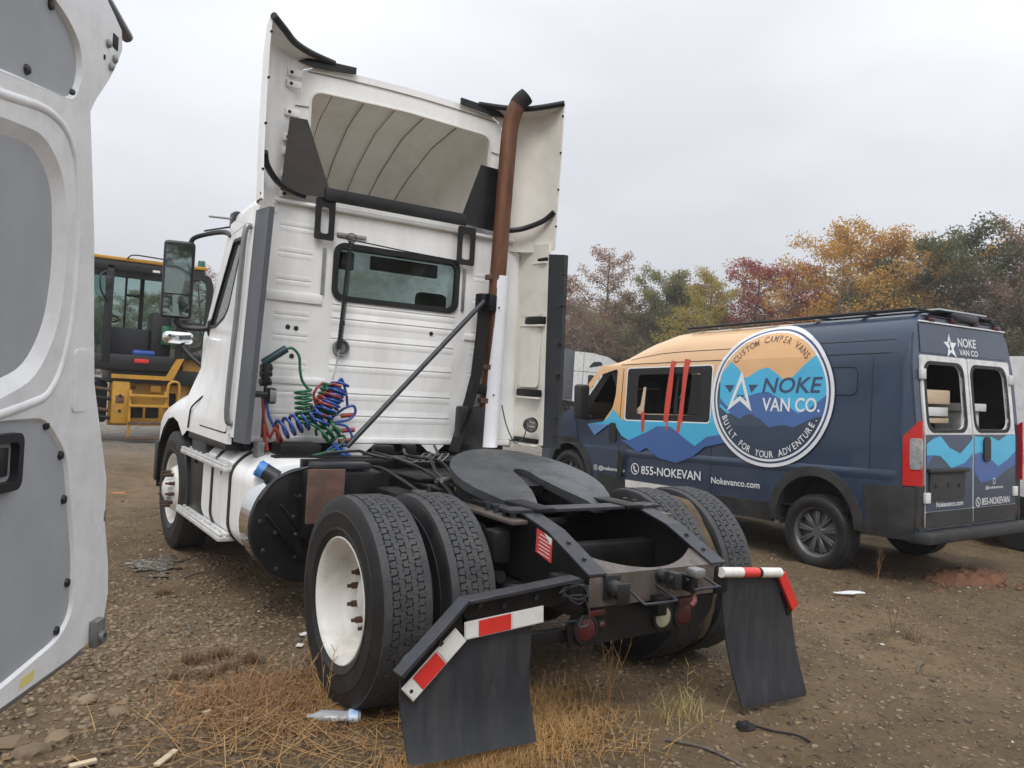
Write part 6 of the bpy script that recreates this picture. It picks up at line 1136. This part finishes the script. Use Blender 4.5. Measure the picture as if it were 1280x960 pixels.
def tree(kind, var, x, y, h, wide, rot, label, group='trees along the edge of the yard'):
    t_ = empty(kind_name[kind], label, 'tree', (x, y, float(gh(x, y))-.1), rot, group); me, cm = proto(kind, var); t_.scale = (h/10*wide, h/10*wide, h/10)
    for nm, q in (('trunk', me), ('crown', cm)): o = bpy.data.objects.new(nm, q); COL.objects.link(o); o.parent = t_
    return t_
kind_name = {'gold': 'golden_tree', 'green': 'dark_green_tree', 'olive': 'olive_tree_foliage', 'red': 'red_leaved_tree', 'rust': 'russet_tree', 'yellow': 'yellow_tree', 'brown': 'brown_tree', 'bare': 'bare_tree'}
kind_name['olive'] = 'mixed_green_tree'
CX, CY_ = -2.783, -3.751
def place(kind, var, bear, dist, h, wide, label): a = radians(bear); return tree(kind, var, CX+dist*sin(a), CY_+dist*cos(a), h, wide, bear*3.7+var, label)
# front row, left to right as seen over the camper van
row = [('bare', 0, 38.0, 52, 8.3, 1.0, 'thin bare pale tree just right of the truck'), ('rust', 0, 39.6, 51, 11.0, .95, 'tall sparse russet tree, leftmost above the far sleeper truck'), ('rust', 1, 36.7, 52, 9.3, 1.0, 'sparse russet tree half hidden by the truck side panel'),
 ('brown', 0, 41.6, 51, 8.2, 1.1, 'low brown tree beside the tall russet one'), ('olive', 0, 43.8, 50, 9.5, 1.05, 'olive green tree above the camper van nose'), ('yellow', 0, 46.6, 45, 8.9, .95, 'yellow tree between the olive and the red trees'), ('green', 1, 45.2, 50, 8.6, .9, 'dark green tree behind the yellow one'),
 ('red', 0, 50.0, 47, 9.9, 1.05, 'dark red tree, left one of the pair over the van roof'), ('red', 1, 52.5, 48, 10.0, .85, 'dark red tree, right one of the pair over the van roof'), ('gold', 0, 55.2, 46, 11.2, 1.05, 'big golden tree over the round logo, left of two'), ('gold', 1, 58.0, 47, 11.4, 1.0, 'big golden tree left of the dark green one'),
 ('brown', 1, 60.4, 49, 11.4, .75, 'brown tree standing between golden and dark green trees'), ('green', 0, 62.2, 46, 10.9, 1.15, 'largest dark green tree above the van rear'), ('rust', 2, 64.4, 47, 11.9, .9, 'tall russet tree at the right behind the dark green one'), ('brown', 0, 66.2, 45, 10.0, 1.1, 'brown tree at the right edge behind the van'), ('rust', 1, 68.5, 45, 11, 1.1, 'russet tree at the far right edge'), ('green', 1, 71, 46, 12, 1.1, 'dark green tree past the right edge')]
for a in row: place(*a)
# second row fills the wood behind
r = random.Random(21); names = {'brown': 'brown', 'olive': 'olive', 'rust': 'russet', 'green': 'dark green', 'gold': 'golden', 'yellow': 'yellow', 'red': 'red'}
for i in range(20):
    bear = 35.5+i*1.95; top = np.interp(bear, [35, 40, 44, 48, 52, 56, 60, 66, 75], [9.3, 9.8, 9.4, 9.4, 10.2, 12.4, 13.0, 13.2, 13]); k = ['brown', 'olive', 'brown', 'rust', 'brown', 'green'][i % 6]
    o = place(k, i % 2, bear+r.uniform(-.5, .5), 57+r.uniform(-3, 4), float(top)*r.uniform(.70, .86), 1.15, 'x'); nr = min(row, key=lambda q_: abs(q_[2]-bear)); o['label'] = names[k]+' tree of the second row, behind the '+' '.join(nr[6].replace('tall ', '').replace(',', '').split()[:7]); o['group'] = 'second row of the wood, '+names[k]
# left of the truck: farther trees seen through and beside the loader cab
left = [('olive', 0, 4, 84, 7.4), ('yellow', 0, 7.0, 86, 7.8), ('olive', 0, 9.5, 82, 8.2), ('olive', 1, 1.5, 86, 7.5), ('rust', 0, 13.2, 82, 11.0), ('olive', 1, 11.2, 88, 8.6), ('rust', 1, 15.5, 80, 12), ('olive', 0, 18.5, 78, 11), ('gold', 0, 22, 76, 11), ('brown', 0, 25, 74, 11), ('rust', 2, 28, 68, 11), ('brown', 1, 31, 62, 10.5), ('olive', 1, 33.8, 56, 9.5)]
for i, a in enumerate(left):
    o = place(*a, 1.25, 'x'); o['label'] = names[a[0]]+' tree of the far row, '+['seen through the loader cab', 'in the loader cab glass', 'right half of the loader cab glass', 'left of the loader cab', 'bare topped, just right of the loader door', 'at the loader door glass', 'behind the truck mirror', 'hidden behind the truck door', 'hidden behind the truck cab', 'behind the middle of the truck cab', 'behind the truck window', 'behind the rusty exhaust stack', 'behind the truck side panel'][i]; o['group'] = 'far row beyond the loader, '+names[a[0]]
# wood behind the viewer, seen only in mirrors and glass
for i in range(9): o = tree(['green', 'olive', 'brown'][i % 3], i % 2, -26+i*6.0, -30-(i % 3)*3, 11+i % 3, 1.4, i*1.1, 'x'); nm = names[['green', 'olive', 'brown'][i % 3]]; o['label'] = nm+' tree behind the viewer, seen only in the truck mirrors'; o['group'] = 'trees behind the viewer, '+nm
# undergrowth along the wood
q = np.random.default_rng(5)
def scrub(name, bear0, bear1, d0, d1, n, h, leaf, m, label, seed):
    q = np.random.default_rng(seed); a = np.radians(q.uniform(bear0, bear1, n)); d = q.uniform(d0, d1, n); x = CX+d*np.sin(a); y = CY_+d*np.cos(a); top = h*(.55+.9*(vnoise(x*.35, y*.35, seed)+.5)); z = top*q.random(n)**.75
    c = np.stack([x, y, gh(x, y)+z], 1); u = q.normal(0, 1, (n, 3)); u /= np.linalg.norm(u, axis=1)[:, None]; e = q.normal(0, 1, (n, 3)); e -= u*(e*u).sum(1)[:, None]; e /= np.linalg.norm(e, axis=1)[:, None]; s = (leaf*q.uniform(.5, 1.4, n))[:, None]
    V = np.stack([c-u*s, c+e*s*.45, c+u*s, c-e*s*.45], 1).reshape(-1, 3); o = npmesh(name, V, np.arange(4*n).reshape(n, 4), m); return tag(o, label, 'undergrowth', kind='stuff')
scrub('undergrowth', 33, 74, 53, 58, 60000, 5.0, .13, M['leaf_brown'], 'dense brown undergrowth at the foot of the wood', 3); scrub('undergrowth', 33, 74, 52, 57, 18000, 3.4, .11, M['leaf_olive'], 'green scrub along the edge of the wood', 4); scrub('undergrowth', 35, 48, 51, 56, 6000, 3.4, .09, M['leaf_gold'], 'yellow leaved scrub right of the truck', 6); scrub('undergrowth', -4, 34, 88, 96, 16000, 4, .30, M['leaf_brown'], 'far brown scrub beyond the loader', 8)
scrub('undergrowth', 33, 74, 62, 68, 30000, 6.2, .22, M['leaf_brown'], 'deep brown mass of the wood behind the trees', 9)
# ------------------------------------------------------------------ dry grass, straw, weeds
M['straw'] = mat('straw', (.32, .175, .058), .75, c2=(.46, .28, .11), island=.85, scale=20); M['redstraw'] = mat('rust_grass', (.20, .098, .042), .8, c2=(.32, .18, .08), island=.85, scale=20); M['grn'] = mat('green_grass', (.30, .25, .08), .7, c2=(.48, .38, .15), island=.85, scale=20); M['browngrass'] = mat('dead_tuft', (.10, .055, .028), .85, c2=(.19, .11, .055), island=.85, scale=20)
def blades(name, pos, hgt, lean, width, m, seed, flat=0., curl=.5):
    """pos: list of (x, y) roots; ribbons bent over, three segments each"""
    q = np.random.default_rng(seed); n = len(pos); x, y = pos[:, 0], pos[:, 1]; h = hgt*q.uniform(.4, 1.25, n); a = q.uniform(0, 2*pi, n); dx, dy = np.cos(a), np.sin(a); l = lean*q.uniform(.3, 1.3, n); V = []
    z0 = gh(x, y)
    for i, t_ in enumerate((0, .38, .72, 1.)):
        o = h*l*(t_**(1+curl)); zz = z0+h*np.clip(t_*(1-flat)*np.sqrt(np.maximum(0.05, 1-(l*t_*.6)**2)), 0, 9)+flat*.012*(1+q.random(n)) ; wd = width*(1-.85*t_)*.5
        V += [np.stack([x+dx*o-dy*wd, y+dy*o+dx*wd, zz], 1), np.stack([x+dx*o+dy*wd, y+dy*o-dx*wd, zz], 1)]
    V = np.stack(V, 1); base = np.arange(n)[:, None]*8; F = np.concatenate([base+np.array([[0, 1, 3, 2]]), base+np.array([[2, 3, 5, 4]]), base+np.array([[4, 5, 7, 6]])], 0); return npmesh(name, V.reshape(-1, 3), F, m)
def disk(n, cx, cy, sx, sy, seed): q = np.random.default_rng(seed); return np.stack([q.normal(cx, sx, n), q.normal(cy, sy, n)], 1)
def dry(name, label, n, cx, cy, sx, sy, h, lean, wd, m, seed, flat=0., curl=.5): return tag(blades(name, disk(n, cx, cy, sx, sy, seed), h, lean, wd, M[m], seed+50, flat, curl), label, 'grass', kind='stuff')
dry('dry_grass', 'rust brown matted grass left of the near drive tyre', 2400, -1.46, .22, .22, .18, .065, 1.7, .004, 'redstraw', 31); dry('dry_grass', 'rust brown matted grass spreading towards the viewer', 2000, -1.40, -.08, .26, .22, .06, 1.7, .004, 'redstraw', 32)
dry('dry_grass', 'tan grass at the foot of the left mud flap', 3400, -1.02, -.90, .20, .11, .08, .9, .0035, 'straw', 33); dry('dry_grass', 'tan grass clump between the two mud flaps', 2600, -.56, -.70, .22, .17, .085, 1.4, .004, 'straw', 34); dry('dry_grass', 'tan grass trailing right of the left mud flap', 1200, -.38, -.50, .2, .2, .075, 1.3, .004, 'straw', 35)
dry('dry_grass', 'rust brown grass under the truck tail', 900, -.55, -.25, .22, .2, .09, 1.2, .004, 'redstraw', 36); dry('dry_grass', 'yellow green grass by the right mud flap', 120, .28, -.86, .09, .07, .14, .9, .0035, 'grn', 37)
dry('straw', 'long straw stalks strewn by the drive tyre', 300, -1.42, -.05, .36, .28, .42, .95, .005, 'straw', 38, .93, .0); dry('straw', 'long straw stalks strewn by the left mud flap', 420, -.72, -.68, .34, .22, .38, .95, .005, 'straw', 39, .9, .0); dry('straw', 'thin reddish stalks strewn left of the tyre', 160, -1.6, .25, .3, .3, .30, .95, .004, 'redstraw', 40, .9, .0)
dry('dry_grass', 'sparse dead grass over the mud on the right', 500, 3.3, -.1, 1.0, .8, .06, 1.2, .003, 'browngrass', 41); dry('dry_grass', 'sparse dead grass on the gravel at the left', 420, -1.9, .9, .5, .5, .05, 1.2, .003, 'browngrass', 42)
tuf = [(-1.645, .83, .05, 300, 'small brown tuft of dead grass, widest of the row left of the tyre'), (-1.50, .86, .035, 190, 'small dark tuft of dead grass right of the widest one'), (-1.38, .72, .035, 170, 'small brown tuft nearest the drive tyre'), (-1.62, .62, .03, 130, 'small brown tuft in front of the row'), (-1.78, .65, .028, 100, 'faint brown tuft at the left end of the row'), (-1.52, .66, .026, 100, 'tiny brown tuft in the middle of the row'), (-1.52, 2.35, .03, 150, 'lone brown tuft on bare gravel below the puddle'), (-.42, .02, .04, 170, 'round rust brown tuft under the truck tail'), (-.30, .22, .05, 170, 'brown tuft deep under the truck tail'), (3.05, -.42, .05, 90, 'thin upright weed tuft on open mud at the right')]
for i, (x, y, s_, n, lab) in enumerate(tuf): tag(blades('grass_tuft', disk(n, x, y, s_, s_*.8, 70+i), .065 if i != 9 else .13, 1.0, .003, M['browngrass'], 90+i), lab, 'grass tuft', 'tufts of dead grass')
def weed(x, y, h, n, label, seed, m='browngrass'):
    r = random.Random(seed); b = B(); t_ = empty('dry_weed', label, 'weed', (x, y, float(gh(x, y))), 0, 'tall dry weeds')
    for i in range(n):
        p = [Vector((r.uniform(-.02, .02), r.uniform(-.02, .02), 0))]; d = Vector((r.uniform(-.3, .3), r.uniform(-.3, .3), 1)).normalized()
        for j in range(1, 6): d = (d+Vector((r.uniform(-.12, .12), r.uniform(-.12, .12), 0))).normalized(); p.append(p[-1]+d*h*r.uniform(.7, 1.1)/5)
        b = B(); tube(b, p, [.0024*(1-.13*j) for j in range(6)], 5)
        for j in range(2, 6): tube(b, [p[j], p[j]+Vector((r.uniform(-1, 1), r.uniform(-1, 1), .8)).normalized()*h*.16], [.0018, .001], 4)
        o = O('stem', b, M[m], t_, 60)
weed(.02, -.62, .42, 5, 'tall dry weed standing in front of the lamp plate', 1, 'straw'); weed(-.12, -.55, .33, 4, 'dry weed just left of the tallest one', 2); weed(4.55, .78, .38, 2, 'single dry stalk under the camper van tail', 3, 'redstraw'); weed(3.02, -.30, .36, 2, 'thin stalk on open mud right of the mud flap', 4); weed(3.5, -.12, .30, 2, 'faint stalk farther out on the mud', 5); weed(-1.26, -.02, .30, 5, 'tangled dry stalks against the near drive tyre', 6, 'straw'); weed(.36, -.80, .26, 2, 'green blade by the right mud flap', 7, 'grn')
# ------------------------------------------------------------------ litter
def onground(o, x, y, z, rx=0, ry=0, rz=0): o.location = (x, y, float(gh(x, y))+z); o.rotation_euler = (rx, ry, rz); return o
bt = empty('plastic_bottle', 'crushed clear plastic bottle with blue and white label lying in the straw', 'bottle'); onground(bt, -1.16, -.245, .032, 0, radians(90), radians(155)); bt.scale = (1.15,)*3
M['pet'] = mat('clear_plastic', (.62, .65, .68), .12, var=.1); M['pet'].node_tree.nodes['Principled BSDF'].inputs['Transmission Weight'].default_value = .55
b = B(); lathe(b, [(.028, 0), (.031, .01), (.031, .05), (.027, .06), (.031, .07), (.031, .155), (.024, .175), (.012, .19), (.012, .21), (0, .21)], Matrix.Identity(4), 20)
for v in b.verts: v.co.x *= .7+.12*sin(v.co.z*60); v.co.y *= 1.1
O('bottle_body', b, M['pet'], bt, 50)
b = B(); lathe(b, [(.0325, .012), (.0325, .048)], Matrix.Diagonal((.78, 1.12, 1, 1)), 20); O('label_band', b, mat('label_blue', (.10, .33, .62), .4, c2=(.75, .80, .85), scale=18), bt, 50)
M['lath'] = mat('raw_wood', (.62, .52, .36), .75, c2=(.50, .39, .25), scale=3, stretch=(1, 12, 12))
def chunk(name, label, cat, x, y, l, w_, t_, rz, m, tilt=0.):
    b = B(); P = round_poly([(-l/2, -w_/2), (l/2*.93, -w_/2*1.1), (l/2, w_/2*.8), (-l/2*.97, w_/2)], .003); plate(b, P, [], fz(0), t_); o = O(name, b, m, None); onground(o, x, y, .012, tilt, tilt*.5, rz); return tag(o, label, cat)
chunk('wood_lath', 'pale splintered wood slat on the gravel, bottom left', 'wood', -2.005, -.25, .145, .028, .008, radians(48), M['lath']); chunk('wood_lath', 'pale wood slat cut off by the bottom edge, beside stones', 'wood', -2.30, -.20, .10, .03, .01, radians(10), M['lath']); chunk('wood_chip', 'small pale wood chip left of the straw', 'wood', -1.75, .15, .04, .02, .008, radians(20), M['lath']); chunk('wood_chip', 'yellowish chip lying in the straw', 'wood', -1.62, -.02, .03, .02, .012, radians(70), M['lath'])
b = B(); plate(b, [(-.14, -.03), (.02, -.045), (.13, -.02), (.14, .03), (.0, .04), (-.12, .01)], [], lambda u, v, w: Vector((u, v, .012+.03*sin(u*14)*cos(v*20)+w)), .002, [('u', x) for x in np.arange(-.12, .13, .03)]+[('v', 0)]); o = O('plastic_scrap', b, M['wrapw'], None, 50); tag(onground(o, 3.74, .55, .02, .1, .15, radians(-40)), 'crumpled white plastic strip on the mud by the van wheel', 'scrap')
b = B(); r = random.Random(2)
tube(b, spline([(0, 0, .01), (.10, -.01, .012), (.20, .02, .008), (.27, .0, .0)], 5), .0055, 6); o = O('black_cable', b, M['plastic'], None, 60); tag(onground(o, .52, -1.10, .012, 0, 0, radians(-62)), 'black cable end lying on the mud near the right mud flap', 'cable')
b = B(); tube(b, spline([(0, 0, .0), (.2, .03, .015), (.42, 0, .005)], 5), [.006+.003*(i % 2) for i in range(11)], 6); o = O('stick', b, M['bark'], None, 60); tag(onground(o, .02, -1.02, .01, 0, 0, radians(-75)), 'dark stick lying by the dry grass, bottom centre', 'stick')
for i, (x, y, l, a, lab) in enumerate(((2.17, -.98, .30, 20, 'dark stick lying alone on the bare mud at the right'), (-1.55, 1.35, .16, 80, 'short dark twig on the gravel below the near step'), (-1.3, 2.7, .25, 30, 'dark strip of wood under the fuel tank'))):
    b = B(); tube(b, [(0, 0, 0), (l*.5, .012, .01), (l, 0, 0)], [.008, .009, .004], 6); o = O('stick', b, M['bark'], None, 60); tag(onground(o, x, y, .008, 0, 0, radians(a)), lab, 'stick')
b = B(); lathe(b, [(0, 0), (.035, .0), (.04, .015), (.03, .03), (0, .034)], Matrix.Identity(4), 12)
for v in b.verts: v.co *= 1+.3*random.random()
o = O('dirt_clod', b, M['char'], None); tag(onground(o, .50, -1.08, .0), 'dark clod at the end of the black cable', 'clod')
for i, (x, y, lab) in enumerate(((-.98, 1.02, 'white paper scrap on the gravel beside the near tyre'), (-1.06, .86, 'second white scrap, right of the paper one'), (-.55, -.12, 'blue grey plastic scrap under the truck tail'))):
    b = B(); plate(b, round_poly([(-.03, -.015), (.02, -.022), (.035, .012), (-.02, .02)], .006), [], lambda u, v, w: Vector((u, v, .008*sin(u*90)+w)), .002, [('u', -.01), ('u', .01)]); o = O('paper_scrap', b, M['refw'] if i < 2 else M['ltblue'], None); tag(onground(o, x, y, .015, .1, .2, i), lab, 'scrap')
for i, (x, y, s_, lab) in enumerate(((-1.14, 6.92, .16, 'orange plastic scrap on the ground before the loader'),)):
    b = B(); plate(b, [(-.08, -.03), (.06, -.04), (.09, .03), (-.04, .04)], [], fz(0), .006); o = O('plastic_scrap', b, mat('orange', (.42, .15, .06), .6), None); tag(onground(o, x, y, .02), lab, 'scrap')
for i, (x, y, s_) in enumerate(((-2.46, .04, .055), (-2.36, .10, .05), (-2.10, .30, .045), (-2.52, .16, .05), (-2.2, .5, .04))):
    b = B(); bmesh.ops.create_icosphere(b, subdivisions=2, radius=s_); rr = random.Random(i)
    for v in b.verts: v.co = Vector((v.co.x*1.3, v.co.y, v.co.z*.6))*rr.uniform(.88, 1.12)
    o = O('stone', b, M['stone'], None, 30); tag(onground(o, x, y, .01, 0, 0, i), ['largest grey stone at the bottom left corner', 'flat brown stone beside the largest grey one', 'brown stone below the door corner', 'grey stone at the left edge under the door', 'rounded stone below the door, farthest of five'][i], 'stone')
# ------------------------------------------------------------------ damp air
hz = bpy.data.materials.new('haze'); hz.use_nodes = True; ht = hz.node_tree; ht.nodes.clear(); ho = ht.nodes.new('ShaderNodeOutputMaterial'); pv = ht.nodes.new('ShaderNodeVolumePrincipled')
pv.inputs['Color'].default_value = (.95, .97, 1, 1); pv.inputs['Density'].default_value = .0013; pv.inputs['Anisotropy'].default_value = .2; ht.links.new(pv.outputs[0], ho.inputs['Volume'])
b = B(); box(b, -520, 620, -320, 720, -3, 17); tag(O('haze', b, hz, None, 0), 'thin damp haze over the whole yard', 'haze', kind='stuff')
